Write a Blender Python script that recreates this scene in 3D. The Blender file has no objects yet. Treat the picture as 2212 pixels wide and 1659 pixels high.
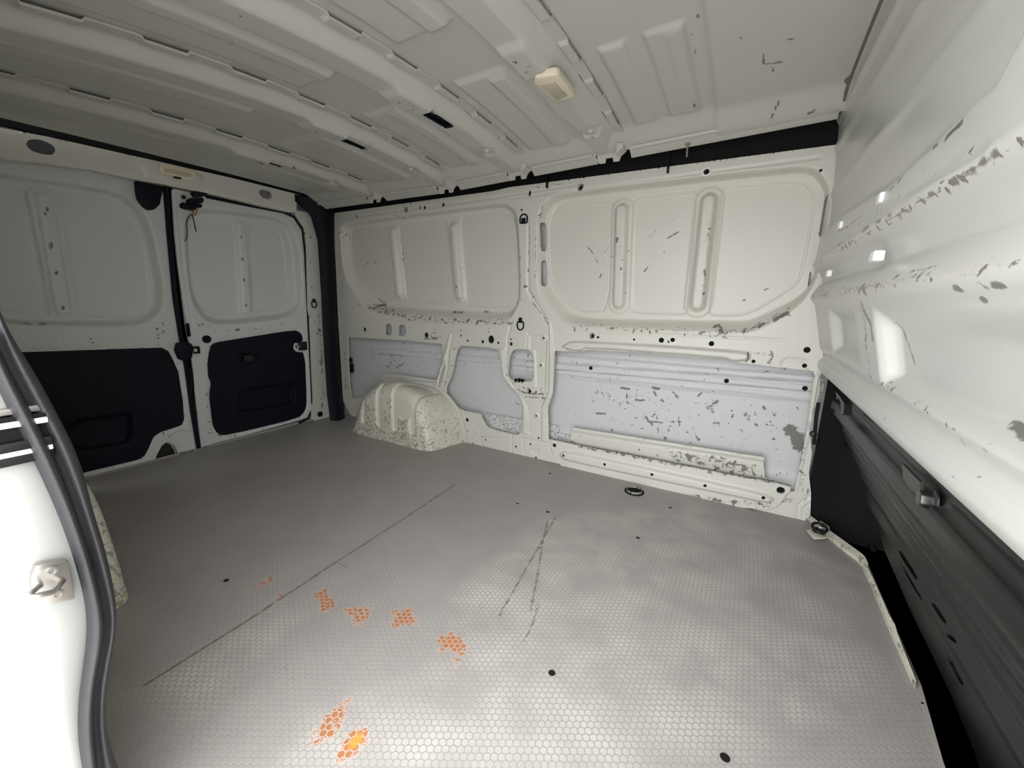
import bpy, bmesh, math, random
import numpy as np
from mathutils import Vector, Matrix
random.seed(7)
scene = bpy.context.scene

# ---------------------------------------------------------------- camera, sky, exposure
CAM = np.array([2.36518, -0.12064, 0.79004])
YAW, PITCH, ROLL, FPX = -0.51462, -0.20227, 0.02392, 881.654
_f = np.array([math.sin(YAW)*math.cos(PITCH), math.cos(YAW)*math.cos(PITCH), math.sin(PITCH)])
_r = np.cross(_f, [0, 0, 1]); _r /= np.linalg.norm(_r)
_u = np.cross(_r, _f)
_R = math.cos(ROLL)*_r + math.sin(ROLL)*_u
_U = -math.sin(ROLL)*_r + math.cos(ROLL)*_u
cam_d = bpy.data.cameras.new('camera')
cam = bpy.data.objects.new('camera', cam_d)
scene.collection.objects.link(cam)
cam.matrix_world = Matrix(((_R[0], _U[0], -_f[0], CAM[0]), (_R[1], _U[1], -_f[1], CAM[1]),
                           (_R[2], _U[2], -_f[2], CAM[2]), (0, 0, 0, 1)))
cam_d.sensor_width = 36; cam_d.lens = FPX/2212*36
cam_d.clip_start = 0.02; cam_d.clip_end = 200
scene.camera = cam

world = bpy.data.worlds.new('overcast_sky'); scene.world = world
world.use_nodes = True
_n = world.node_tree.nodes; _l = world.node_tree.links
_bg = _n['Background']
_tc = _n.new('ShaderNodeTexCoord'); _sx = _n.new('ShaderNodeSeparateXYZ'); _rp = _n.new('ShaderNodeValToRGB')
_l.new(_tc.outputs['Generated'], _sx.inputs[0]); _l.new(_sx.outputs['Z'], _rp.inputs[0])
_rp.color_ramp.elements[0].position = 0.0; _rp.color_ramp.elements[0].color = (0.80, 0.82, 0.84, 1)
_rp.color_ramp.elements[1].position = 0.9; _rp.color_ramp.elements[1].color = (1.0, 1.0, 1.0, 1)
_l.new(_rp.outputs[0], _bg.inputs[0]); _bg.inputs[1].default_value = 3.2
pl = bpy.data.lights.new('door_portal', 'AREA'); pl.shape = 'RECTANGLE'; pl.size = 1.0; pl.size_y = 1.45
pl.cycles.is_portal = True
po = bpy.data.objects.new('door_portal', pl); scene.collection.objects.link(po)
po.location = (2.22, -0.20, 0.60); po.rotation_euler = (math.radians(90), 0, 0)

scene.view_settings.view_transform = 'Standard'
scene.view_settings.look = 'None'
scene.view_settings.gamma = 1
scene.view_settings.exposure = 1.50
scene.view_settings.use_curve_mapping = False

# ---------------------------------------------------------------- measuring: a pixel of the photo on a real plane
def P(u, v, ax, val):
    d = _f + _R*(u-1106)/FPX + _U*(829.5-v)/FPX
    t = (val-CAM[ax])/d[ax]
    return CAM+d*t
CR = dict(f=(0, 0, 1), c1=(0, 200, .33454), c2=(0, 680, .33454), c3=(700, 380, .24412), c4=(700, 680, .24412),
          c5=(1100, 300, .33454), c6=(1140, 680, .33454), c7=(1700, 200, .23146), c8=(1700, 560, .23146),
          d1=(0, 0, .33454), d2=(600, 0, .33454), d3=(1200, 0, .33454), d4=(0, 900, .18083), d5=(0, 1100, .33702),
          d6=(600, 1100, .33698), d7=(1700, 800, .23146), d8=(1700, 1150, .30677), e1=(840, 640, .18083),
          e2=(330, 370, .09042), e3=(1700, 1040, .13562), e4=(1820, 1180, .17722))
OTH = {0: (1, 2), 1: (0, 2), 2: (0, 1)}
def T(crop, pts, ax, val):
    """points measured in a crop of the photo -> 2D points on the plane ax = val"""
    ox, oy, s = CR[crop]; i, j = OTH[ax]
    out = []
    for x, y in pts:
        p = P(ox+x*s, oy+y*s, ax, val); out.append((p[i], p[j]))
    return out

# ---------------------------------------------------------------- 2D distance fields
def sdf(poly, X, Y):
    """signed distance, negative inside"""
    d = np.full(X.shape, 1e9); s = np.ones(X.shape)
    n = len(poly)
    for i in range(n):
        ax_, ay = poly[i]; bx, by = poly[i-1]
        ex, ey = bx-ax_, by-ay; wx, wy = X-ax_, Y-ay
        t = np.clip((wx*ex+wy*ey)/(ex*ex+ey*ey+1e-12), 0, 1)
        d = np.minimum(d, (wx-ex*t)**2+(wy-ey*t)**2)
        c1 = Y >= ay; c2 = Y < by; c3 = ex*wy > ey*wx
        flip = (c1 & c2 & c3) | (~c1 & ~c2 & ~c3)
        s = np.where(flip, -s, s)
    return s*np.sqrt(d)
def pld(pts, X, Y):
    d = np.full(X.shape, 1e9)
    for (ax_, ay), (bx, by) in zip(pts[:-1], pts[1:]):
        ex, ey = bx-ax_, by-ay; wx, wy = X-ax_, Y-ay
        t = np.clip((wx*ex+wy*ey)/(ex*ex+ey*ey+1e-12), 0, 1)
        d = np.minimum(d, (wx-ex*t)**2+(wy-ey*t)**2)
    return np.sqrt(d)
def sm(t):
    t = np.clip(t, 0, 1); return t*t*(3-2*t)
def rnd(poly, k=2):
    """round a traced outline by corner cutting"""
    for _ in range(k):
        q = []
        for i in range(len(poly)):
            a = poly[i]; b = poly[(i+1) % len(poly)]
            q.append((a[0]*.8+b[0]*.2, a[1]*.8+b[1]*.2)); q.append((a[0]*.2+b[0]*.8, a[1]*.2+b[1]*.8))
        poly = q
    return poly
def circ(c, r, n=14, k=1.0):
    return [(c[0]+r*math.cos(2*math.pi*i/n), c[1]+r*k*math.sin(2*math.pi*i/n)) for i in range(n)]
def rect(c, w, h):
    return [(c[0]-w/2, c[1]-h/2), (c[0]+w/2, c[1]-h/2), (c[0]+w/2, c[1]+h/2), (c[0]-w/2, c[1]+h/2)]
class Rel:
    """relief of a pressed sheet; h is towards the load space"""
    def __init__(s, X, Y): s.X, s.Y = X, Y; s.h = np.zeros(X.shape); s.wear = np.zeros(X.shape); s.mk = np.zeros(X.shape)
    def recess(s, outer, inner, d):
        a = -sdf(outer, s.X, s.Y); b = sdf(inner, s.X, s.Y)
        t = np.where(a <= 0, 0, np.where(b <= 0, 1, np.clip(a, 0, None)/(np.clip(a, 0, None)+np.clip(b, 0, None)+1e-9)))
        s.h += -d*sm(t)
    def pad(s, poly, w, d):
        s.h += d*sm(-sdf(poly, s.X, s.Y)/w)
    def groove(s, pts, w=.004, d=.003, closed=False):
        pts = list(pts)+([pts[0]] if closed else [])
        s.h -= d*np.exp(-(pld(pts, s.X, s.Y)/w)**2)
    def ridge(s, pts, w, d):
        s.h += d*sm(1-pld(pts, s.X, s.Y)/w)
    def caps(s, a, b, r0, r1, d):
        dd = pld([a, b], s.X, s.Y)
        s.h += d*sm((r0-dd)/(r0-r1))
    def worn(s, poly, w, k):
        s.wear = np.maximum(s.wear, k*sm(.5-sdf(poly, s.X, s.Y)/w))
    def mark(s, pts, w=.004, k=.9):
        s.mk = np.maximum(s.mk, k*np.exp(-(pld(pts, s.X, s.Y)/w)**2))
    def wornline(s, pts, w, k):
        s.wear = np.maximum(s.wear, k*np.exp(-(pld(pts, s.X, s.Y)/w)**2))

# ---------------------------------------------------------------- objects
def link(o, parent=None):
    scene.collection.objects.link(o)
    if parent is not None:
        bpy.context.view_layer.update()
        o.parent = parent
        o.matrix_parent_inverse = parent.matrix_world.inverted()
    return o
def tag(o, label=None, cat=None, group=None, kind=None):
    if label: o['label'] = label
    if cat: o['category'] = cat
    if group: o['group'] = group
    if kind: o['kind'] = kind
    return o
def empty(name, loc, label, cat, group=None):
    o = bpy.data.objects.new(name, None); o.empty_display_size = .05
    o.location = loc; scene.collection.objects.link(o)
    return tag(o, label, cat, group)
def mesh(name, verts, faces, mat, parent=None, smooth=False, attrs=None):
    me = bpy.data.meshes.new(name)
    me.from_pydata([tuple(map(float, v)) for v in verts], [], [tuple(map(int, f)) for f in faces])
    me.materials.append(mat)
    if smooth: me.polygons.foreach_set('use_smooth', [True]*len(me.polygons))
    for k, a in (attrs or {}).items():
        at = me.attributes.new(k, 'FLOAT', 'POINT'); at.data.foreach_set('value', np.asarray(a, dtype=np.float32))
    me.update()
    return link(bpy.data.objects.new(name, me), parent)
def sheet(name, axis, ar, br, step, base, sign, feat, mat, parent=None, outline=None, holes=(), rim=.008, attrs=None):
    """a pressed metal sheet: grid over the two other axes, cut to an outline, with real holes and folded rims"""
    na = int((ar[1]-ar[0])/step)+1; nb = int((br[1]-br[0])/step)+1
    A, B = np.meshgrid(np.linspace(*ar, na), np.linspace(*br, nb), indexing='ij')
    sa = (ar[1]-ar[0])/(na-1)
    cut = np.full(A.shape, -1.0)               # > 0 is removed
    def field(A, B, msk=None):
        c = np.full(A.shape, -1.0)
        if outline is not None: c = np.maximum(c, sdf(outline, A, B))
        for hpoly in holes:
            xs = [p[0] for p in hpoly]; ys = [p[1] for p in hpoly]
            m = (A > min(xs)-.03) & (A < max(xs)+.03) & (B > min(ys)-.03) & (B < max(ys)+.03)
            if m.any():
                c[m] = np.maximum(c[m], -sdf(hpoly, A[m], B[m]))
        return c
    if outline is not None or holes:
        c = field(A, B)
        for it in range(2):
            near = np.abs(c) < sa*(.62 if it == 0 else .3)
            a_, b_ = A[near], B[near]; e = 1e-4
            c0 = field(a_, b_); gx = (field(a_+e, b_)-c0)/e; gy = (field(a_, b_+e)-c0)/e
            g2 = gx*gx+gy*gy; g2[g2 < .2] = 1e9
            k = np.clip(c0/g2, -sa*.62, sa*.62)
            if it == 0: orig = near.copy()
            A[near] = a_-gx*k; B[near] = b_-gy*k
            c[near] = 0
        cut = c
    R = Rel(A, B)
    if feat: feat(R)
    bv = base(A, B) if callable(base) else np.full(A.shape, base)
    H = bv+sign*R.h
    i, j = OTH[axis]
    V = np.zeros((A.size, 3)); V[:, axis] = H.ravel(); V[:, i] = A.ravel(); V[:, j] = B.ravel()
    idx = np.arange(A.size).reshape(A.shape)
    q = np.stack([idx[:-1, :-1], idx[1:, :-1], idx[1:, 1:], idx[:-1, 1:]], -1).reshape(-1, 4)
    if outline is not None or holes:
        ca, cb = A.ravel()[q].mean(1), B.ravel()[q].mean(1)
        qc = cut.ravel()[q]
        keep = (qc.max(1) <= 1e-9) & (field(ca, cb) < 0)
        # cells with one removed corner keep a triangle
        one = ((qc > 1e-9).sum(1) == 1)
        tris = []
        for row, cc in zip(q[one], qc[one]):
            t3 = [int(x) for x, y in zip(row, cc) if y <= 1e-9]
            if max(abs(cut.ravel()[t]) for t in t3) >= 0: tris.append(t3)
        tris = np.array(tris, dtype=int).reshape(-1, 3)
        if len(tris):
            tc_ = field(A.ravel()[tris].mean(1), B.ravel()[tris].mean(1)); tris = tris[tc_ < 0]
        q = q[keep]
    else:
        tris = np.zeros((0, 3), int)
    if len(tris): tris = tris.tolist()
    else: tris = []
    faces = q.tolist()+tris
    # boundary edges -> folded rim
    from collections import Counter
    cnt = Counter()
    for f in faces:
        for k in range(len(f)):
            a, b = f[k], f[(k+1) % len(f)]; cnt[(min(a, b), max(a, b))] += 1
    used = np.zeros(A.size, bool)
    for f in faces:
        for k in f: used[k] = True
    extra = []; remap = {}
    W = R.wear.ravel(); K = R.mk.ravel()
    if rim:
        for (a, b), k in cnt.items():
            if k != 1: continue
            ids = []
            for vtx in (a, b):
                for lvl in (0, 1):
                    key = (vtx, lvl)
                    if key not in remap:
                        p = V[vtx].copy(); p[axis] -= sign*rim*lvl
                        remap[key] = A.size+len(extra); extra.append((p, W[vtx], K[vtx]))
                    ids.append(remap[key])
            faces.append([ids[0], ids[2], ids[3], ids[1]])
    allV = np.vstack([V]+([np.array([e[0] for e in extra])] if extra else []))
    allW = np.concatenate([W, np.array([e[1] for e in extra])]) if extra else W
    allK = np.concatenate([K, np.array([e[2] for e in extra])]) if extra else K
    used = np.concatenate([used, np.ones(len(extra), bool)])
    mp = np.cumsum(used)-1
    faces = [[mp[k] for k in f] for f in faces]
    at = {'wear': allW[used], 'mark': allK[used]}
    for k, fn in (attrs or {}).items(): at[k] = fn(allV[used])
    return mesh(name, allV[used], faces, mat, parent, True, at)

class MB:
    """collects simple pieces of ONE part"""
    def __init__(s): s.v = []; s.f = []
    def add(s, v, f):
        n = len(s.v); s.v += [tuple(p) for p in v]; s.f += [[k+n for k in q] for q in f]; return s
    def box(s, c, d, rot=None, bev=0):
        bm = bmesh.new(); bmesh.ops.create_cube(bm, size=1)
        bmesh.ops.scale(bm, vec=d, verts=bm.verts)
        if bev: bmesh.ops.bevel(bm, geom=bm.edges[:], offset=bev, segments=3, affect='EDGES', profile=.5)
        M = Matrix.Translation(c) @ (rot.to_4x4() if rot is not None else Matrix())
        bm.transform(M); s.bm(bm); return s
    def bm(s, bm):
        bm.verts.index_update(); s.add([v.co[:] for v in bm.verts], [[v.index for v in f.verts] for f in bm.faces]); bm.free()
    def prism(s, pts, ax, lo, hi, bev=0):
        """2D outline on plane ax, between lo and hi"""
        i, j = OTH[ax]; v = []
        for z in (lo, hi):
            for p in pts:
                q = [0, 0, 0]; q[ax] = z; q[i] = p[0]; q[j] = p[1]; v.append(q)
        n = len(pts)
        f = [list(range(n)), list(range(n, 2*n))]+[[k, (k+1) % n, n+(k+1) % n, n+k] for k in range(n)]
        bm = bmesh.new(); vs = [bm.verts.new(p) for p in v]
        for q in f: bm.faces.new([vs[k] for k in q])
        bmesh.ops.recalc_face_normals(bm, faces=bm.faces)
        if bev: bmesh.ops.bevel(bm, geom=bm.edges[:], offset=bev, segments=2, affect='EDGES', profile=.5)
        bmesh.ops.triangulate(bm, faces=[f_ for f_ in bm.faces if len(f_.verts) > 4])
        s.bm(bm); return s
    def tube(s, pts, r, n=10, closed=False, flat=None):
        pts = [np.array(p, float) for p in pts]; m = len(pts)
        rs = r if hasattr(r, '__len__') else [r]*m
        v = []; up = np.array([.3, .2, .93])
        for k in range(m):
            a = pts[(k-1) % m] if (closed or k > 0) else pts[k]; b = pts[(k+1) % m] if (closed or k < m-1) else pts[k]
            t = (b-a)/(np.linalg.norm(b-a)+1e-9)
            x = np.cross(t, up); 
            if np.linalg.norm(x) < .1: x = np.cross(t, [1, 0, 0])
            x /= np.linalg.norm(x); y = np.cross(t, x)
            for q in range(n):
                an = 2*math.pi*q/n; v.append(pts[k]+rs[k]*(math.cos(an)*x+math.sin(an)*y))
        f = []
        for k in range(m if closed else m-1):
            for q in range(n):
                f.append([k*n+q, k*n+(q+1) % n, ((k+1) % m)*n+(q+1) % n, ((k+1) % m)*n+q])
        if not closed: f += [list(range(n))[::-1], [(m-1)*n+q for q in range(n)]]
        return s.add(v, f)
    def lathe(s, c, ax, prof, n=24, k=1.0):
        """prof: (radius, height along ax)"""
        i, j = OTH[ax]; v = []
        for r, h in prof:
            for q in range(n):
                a = 2*math.pi*q/n; p = [0, 0, 0]; p[ax] = c[ax]+h; p[i] = c[i]+r*math.cos(a); p[j] = c[j]+r*k*math.sin(a); v.append(p)
        m = len(prof)
        f = [[a*n+q, a*n+(q+1) % n, (a+1)*n+(q+1) % n, (a+1)*n+q] for a in range(m-1) for q in range(n)]
        f += [list(range(n)), [(m-1)*n+q for q in range(n)]]
        return s.add(v, f)
    def build(s, name, mat, parent=None, smooth=False):
        o = mesh(name, s.v, s.f, mat, parent, smooth)
        if smooth:
            me = o.data
            bm = bmesh.new(); bm.from_mesh(me); bmesh.ops.recalc_face_normals(bm, faces=bm.faces)
            for e in bm.edges:
                if len(e.link_faces) == 2 and e.calc_face_angle(0) > .7: e.smooth = False
            bm.to_mesh(me); bm.free()
        return o

# ---------------------------------------------------------------- materials
def nm(name):
    m = bpy.data.materials.new(name); m.use_nodes = True
    return m, m.node_tree.nodes, m.node_tree.links, m.node_tree.nodes['Principled BSDF']
def paint(name, col, rough=.42, wearcol=(.10, .095, .075), base_wear=.0, grime=(.55, .5, .38), spec=.5, cs=48, ck=.20, dens=.85):
    m, N, L, b = nm(name)
    co = N.new('ShaderNodeTexCoord').outputs['Object']
    at = N.new('ShaderNodeAttribute'); at.attribute_name = 'wear'
    def math_(op, a, c, c3=None):
        n = N.new('ShaderNodeMath'); n.operation = op
        for k, x in enumerate((a, c, c3)):
            if x is None: continue
            if isinstance(x, (int, float)): n.inputs[k].default_value = x
            else: L.new(x, n.inputs[k])
        return n.outputs[0]
    def noise(scale, detail, rot=None, sc=(1, 1, 1), dist=0):
        mp = N.new('ShaderNodeMapping'); L.new(co, mp.inputs[0]); mp.inputs['Scale'].default_value = sc
        if rot: mp.inputs['Rotation'].default_value = rot
        n = N.new('ShaderNodeTexNoise'); L.new(mp.outputs[0], n.inputs['Vector'])
        n.inputs['Scale'].default_value = scale; n.inputs['Detail'].default_value = detail; n.inputs['Distortion'].default_value = dist
        return n.outputs[0]
    w = math_('ADD', at.outputs['Fac'], base_wear)
    def thr(n, th, k, soft):   # 1 where noise > th - k*wear
        a = math_('MULTIPLY_ADD', w, k, n); a = math_('SUBTRACT', a, th); a = math_('DIVIDE', a, soft)
        q = N.new('ShaderNodeClamp'); L.new(a, q.inputs[0]); return q.outputs[0]
    chip = thr(noise(cs, 6, dist=.4), .75, ck, .02)
    s1 = thr(noise(26, 4, (.5, .9, .3), (1, 1, 9)), .79, .18, .02)
    s2 = thr(noise(26, 4, (.2, -.8, .7), (9, 1, 1)), .79, .18, .02)
    s3 = thr(noise(30, 3, (.0, .1, .0), (1, 1, 12)), .80, .15, .02)
    mk = math_('MAXIMUM', math_('MAXIMUM', chip, s1), math_('MAXIMUM', s2, s3))
    ma = N.new('ShaderNodeAttribute'); ma.attribute_name = 'mark'
    mm = math_('ADD', ma.outputs['Fac'], math_('MULTIPLY', math_('SUBTRACT', noise(70, 4), .5), 1.3))
    mm = math_('DIVIDE', math_('SUBTRACT', mm, .42), .22)
    q_ = N.new('ShaderNodeClamp'); L.new(mm, q_.inputs[0])
    mk = math_('MAXIMUM', mk, math_('MULTIPLY', q_.outputs[0], math_('MINIMUM', math_('MULTIPLY', ma.outputs['Fac'], 2.0), 1.0)))
    gr = thr(noise(5, 6), .80, .38, .30)
    gr = math_('MULTIPLY', gr, .55)
    v0 = noise(2.2, 4)
    mix0 = N.new('ShaderNodeMix'); mix0.data_type = 'RGBA'; L.new(v0, mix0.inputs[0])
    mix0.inputs[6].default_value = (*[c*.955 for c in col], 1); mix0.inputs[7].default_value = (*[min(1, c*1.035) for c in col], 1)
    mix1 = N.new('ShaderNodeMix'); mix1.data_type = 'RGBA'; L.new(gr, mix1.inputs[0])
    L.new(mix0.outputs[2], mix1.inputs[6]); mix1.inputs[7].default_value = (*grime, 1)
    mix2 = N.new('ShaderNodeMix'); mix2.data_type = 'RGBA'; L.new(math_('MULTIPLY', mk, dens), mix2.inputs[0])
    L.new(mix1.outputs[2], mix2.inputs[6]); mix2.inputs[7].default_value = (*wearcol, 1)
    L.new(mix2.outputs[2], b.inputs['Base Color'])
    b.inputs['Roughness'].default_value = rough
    b.inputs['Specular IOR Level'].default_value = spec
    bp = N.new('ShaderNodeBump'); bp.inputs['Strength'].default_value = .06; bp.inputs['Distance'].default_value = .01
    L.new(noise(7, 2), bp.inputs['Height']); L.new(bp.outputs[0], b.inputs['Normal'])
    return m
def plain(name, col, rough=.5, metal=0, spec=.5, bump=0, bscale=200, var=.0):
    m, N, L, b = nm(name)
    b.inputs['Base Color'].default_value = (*col, 1); b.inputs['Roughness'].default_value = rough
    b.inputs['Metallic'].default_value = metal; b.inputs['Specular IOR Level'].default_value = spec
    co = N.new('ShaderNodeTexCoord').outputs['Object']
    n = N.new('ShaderNodeTexNoise'); n.inputs['Scale'].default_value = bscale; n.inputs['Detail'].default_value = 4; L.new(co, n.inputs['Vector'])
    if bump:
        bp = N.new('ShaderNodeBump'); bp.inputs['Strength'].default_value = bump; bp.inputs['Distance'].default_value = .002
        L.new(n.outputs[0], bp.inputs['Height']); L.new(bp.outputs[0], b.inputs['Normal'])
    n2 = N.new('ShaderNodeTexNoise'); n2.inputs['Scale'].default_value = 9; n2.inputs['Detail'].default_value = 5; L.new(co, n2.inputs['Vector'])
    mx = N.new('ShaderNodeMix'); mx.data_type = 'RGBA'; L.new(n2.outputs[0], mx.inputs[0])
    k = 1-max(var, .06); mx.inputs[6].default_value = (*[c*k for c in col], 1); mx.inputs[7].default_value = (*[min(1, c*(2-k)) for c in col], 1)
    L.new(mx.outputs[2], b.inputs['Base Color'])
    return m
PAINT = paint('white_van_paint', (.63, .615, .555), .40)
PAINTR = paint('white_paint_roof_shaded', (.50, .495, .455), .45)  # darker copy of the white paint; weak floor-bounce light put into the colour
SKIN = paint('white_outer_skin', (.60, .61, .605), .5, base_wear=.05)
ARCH = paint('worn_arch_paint', (.63, .61, .52), .45, base_wear=.1, wearcol=(.20, .19, .14), cs=62, ck=.20, dens=.72)
DOORP = paint('white_paint_cool_lit', (.62, .622, .605), .40)  # same white paint, with the cooler tint of the rear light put into it
BULK = paint('white_bulkhead_paint', (.57, .57, .54), .30)
JAMB = paint('white_door_jamb_paint', (.58, .59, .565), .25)
BLACK = plain('black_trim', (.0045, .006, .011), .6, bump=.25, bscale=500, spec=.18)
VOID = plain('black_foam_and_shade', (.006, .006, .006), .8, spec=.2)  # real black parts, and shade painted in behind holes
DARKM = plain('black_painted_steel', (.009, .009, .009), .36, spec=.42)
RUBBER = plain('black_rubber', (.020, .020, .023), .46, bump=.2, bscale=300, spec=.5, var=.12)
STEEL = plain('zinc_steel', (.45, .43, .40), .35, metal=.9, var=.15)
LAMPM = plain('yellowed_lamp_plastic', (.72, .66, .50), .25, var=.1)
LAMPD = plain('stained_lamp_lens', (.50, .44, .33), .3, var=.35)
WIREO = plain('orange_wire', (.35, .12, .03), .5)
CLIP = plain('white_plastic', (.85, .85, .84), .4)
GREYW = plain('dim_blue_grey_steel', (.07, .075, .095), .5)
CONC = plain('pale_concrete', (.45, .44, .42), .9, bump=.3, bscale=30, var=.1)
SEAMM = plain('olive_gap_shade', (.13, .128, .105), .6, var=.2)  # colour of the shadow gap between ceiling and bulkhead

YW = 1.66      # inner face of the far side panel
# ---------------------------------------------------------------- floor
FRONT = [(2.655, 1.62), (2.70, 1.57), (2.782, 1.436), (2.777, .942), (2.757, .757), (2.75, -.03)]
def floor_mat():
    m, N, L, b = nm('grey_hexagon_floor')
    co = N.new('ShaderNodeTexCoord').outputs['Object']
    def M(op, a, c=None, c3=None):
        n = N.new('ShaderNodeMath'); n.operation = op
        for k, x in enumerate((a, c, c3)):
            if x is None: continue
            if isinstance(x, (int, float)): n.inputs[k].default_value = x
            else: L.new(x, n.inputs[k])
        return n.outputs[0]
    sp = N.new('ShaderNodeSeparateXYZ'); L.new(co, sp.inputs[0])
    S = .0135
    x = M('DIVIDE', sp.outputs[1], S); y = M('DIVIDE', sp.outputs[0], S)
    r3 = math.sqrt(3)
    def cell(ox, oy):
        a = M('SUBTRACT', M('FLOORED_MODULO', M('ADD', x, ox), 1.0), .5)
        c = M('SUBTRACT', M('FLOORED_MODULO', M('ADD', y, oy), r3), r3/2)
        return a, c
    a1, c1 = cell(0, 0); a2, c2 = cell(.5, r3/2)
    def hexd(a, c):
        aa, cc = M('ABSOLUTE', a), M('ABSOLUTE', c)
        return M('MAXIMUM', aa, M('ADD', M('MULTIPLY', aa, .5), M('MULTIPLY', cc, r3/2)))
    d = M('MINIMUM', hexd(a1, c1), hexd(a2, c2))        # 0 centre .. .5 border
    ins = N.new('ShaderNodeMapRange'); L.new(d, ins.inputs[0]); ins.inputs[1].default_value = .46; ins.inputs[2].default_value = .38
    inside = ins.outputs[0]
    def noise(sc, det, scl=(1, 1, 1), rot=None):
        mp = N.new('ShaderNodeMapping'); L.new(co, mp.inputs[0]); mp.inputs['Scale'].default_value = scl
        if rot: mp.inputs['Rotation'].default_value = rot
        n = N.new('ShaderNodeTexNoise'); L.new(mp.outputs[0], n.inputs['Vector']); n.inputs['Scale'].default_value = sc; n.inputs['Detail'].default_value = det
        return n.outputs[0]
    hv = N.new('ShaderNodeAttribute'); hv.attribute_name = 'hexvis'
    og = N.new('ShaderNodeAttribute'); og.attribute_name = 'orange'
    ln = N.new('ShaderNodeAttribute'); ln.attribute_name = 'line'
    def ramp(v, lo, hi):
        r = N.new('ShaderNodeMapRange'); L.new(v, r.inputs[0]); r.inputs[1].default_value = lo; r.inputs[2].default_value = hi; return r.outputs[0]
    def mix(f, a, c):
        q = N.new('ShaderNodeMix'); q.data_type = 'RGBA'
        if isinstance(f, (int, float)): q.inputs[0].default_value = f
        else: L.new(f, q.inputs[0])
        for k, z in ((6, a), (7, c)):
            if isinstance(z, tuple): q.inputs[k].default_value = (*z, 1)
            else: L.new(z, q.inputs[k])
        return q.outputs[2]
    big = noise(2.5, 5)
    base = mix(big, (.285, .267, .254), (.36, .339, .322))
    base = mix(M('MULTIPLY', ramp(noise(8, 6), .55, .75), .25), base, (.36, .345, .33))
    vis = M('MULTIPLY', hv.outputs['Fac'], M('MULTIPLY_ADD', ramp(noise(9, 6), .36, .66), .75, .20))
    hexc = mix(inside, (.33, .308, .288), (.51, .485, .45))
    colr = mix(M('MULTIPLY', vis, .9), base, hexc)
    ow = M('ADD', og.outputs['Fac'], M('MULTIPLY', M('MULTIPLY', M('SUBTRACT', noise(70, 4), .5), 2.0), M('MINIMUM', M('MULTIPLY', og.outputs['Fac'], 2.5), 1.0)))
    om = M('MULTIPLY', ramp(ow, .35, .55), M('MAXIMUM', inside, ramp(ow, 1.0, 1.2)))
    ocol = mix(ramp(og.outputs['Fac'], .8, 1.3), (.40, .165, .075), (.68, .30, .07))
    colr = mix(om, mix(ramp(ow, .2, .5), colr, mix(.5, colr, (.62, .50, .42))), ocol)
    lnm = ramp(M('ADD', ln.outputs['Fac'], M('MULTIPLY', M('SUBTRACT', noise(50, 4), .5), 1.0)), .45, .75)
    colr = mix(M('MULTIPLY', lnm, .75), colr, (.13, .09, .065))
    dots = ramp(noise(90, 3), .75, .77)
    sc1 = ramp(noise(14, 3, (1, 16, 1), (0, 0, .5)), .74, .76)
    colr = mix(M('MULTIPLY', M('MAXIMUM', dots, sc1), .45), colr, (.06, .055, .05))
    L.new(colr, b.inputs['Base Color'])
    L.new(ramp(noise(5, 4), .2, 1.6), b.inputs['Roughness'])
    rr = N.new('ShaderNodeMapRange'); L.new(noise(5, 4), rr.inputs[0]); rr.inputs[3].default_value = .34; rr.inputs[4].default_value = .55
    L.new(rr.outputs[0], b.inputs['Roughness'])
    bp = N.new('ShaderNodeBump'); bp.inputs['Strength'].default_value = .35; bp.inputs['Distance'].default_value = .0006
    L.new(inside, bp.inputs['Height']); L.new(bp.outputs[0], b.inputs['Normal'])
    b.inputs['Specular IOR Level'].default_value = .45
    return m
FLOORM = floor_mat()
def on_floor(crop, pts): return T(crop, pts, 2, 0)
ORANGE = [([(240, 540), (290, 515), (340, 560), (365, 600), (320, 650), (270, 655), (285, 600)], .75),
          ([(430, 640), (520, 620), (600, 635), (545, 740), (500, 745), (470, 680)], .6),
          ([(740, 655), (800, 650), (850, 635), (865, 690), (890, 740), (800, 735), (735, 755), (760, 700)], .8),
          ([(1045, 830), (1110, 800), (1170, 840), (1200, 900), (1170, 925), (1080, 890), (1035, 900)], .85),
          ([(1130, 950), (1180, 960), (1140, 1010)], .5),
          ([(230, 1440), (330, 1320), (450, 1210), (420, 1330), (350, 1450), (260, 1510)], .7),
          ([(400, 1600), (440, 1480), (540, 1420), (580, 1410), (545, 1500), (480, 1560)], 1.0),
          ([(450, 1510), (490, 1450), (545, 1430), (540, 1490), (480, 1540)], 1.6),
          ([(0, 560), (40, 545), (30, 570)], .7)]
ORANGE = [(on_floor('d6', p), k) for p, k in ORANGE]+[(on_floor('d5', [(1640, 490), (1735, 440), (1740, 455), (1660, 495)]), .8),
                                                      (on_floor('d5', [(1760, 580), (1810, 550), (1815, 560), (1770, 590)]), .6)]
def a_orange(V):
    r = np.zeros(len(V))
    for p, k in ORANGE: r = np.maximum(r, k*sm(.62-sdf(p, V[:, 0], V[:, 1])/.028))
    return r
SEAM = on_floor('f', [(312, 1480), (520, 1350), (740, 1205), (850, 1135), (985, 1045)])
CRACK = on_floor('d6', [(390, 345), (470, 395)])
SKID = [on_floor('d6', [(1780, 55), (1650, 280), (1530, 490), (1420, 680)]), on_floor('d6', [(1730, 70), (1700, 200), (1670, 400), (1620, 650)]),
        on_floor('d6', [(1670, 610), (1640, 720), (1575, 850)])]
def a_line(V):
    X, Y = V[:, 0], V[:, 1]
    r = 1.0*np.exp(-(pld(SEAM, X, Y)/.005)**2)+.8*np.exp(-(pld(CRACK, X, Y)/.004)**2)
    for k in SKID: r = np.maximum(r, .85*np.exp(-(pld(k, X, Y)/.005)**2))
    return r
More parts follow.
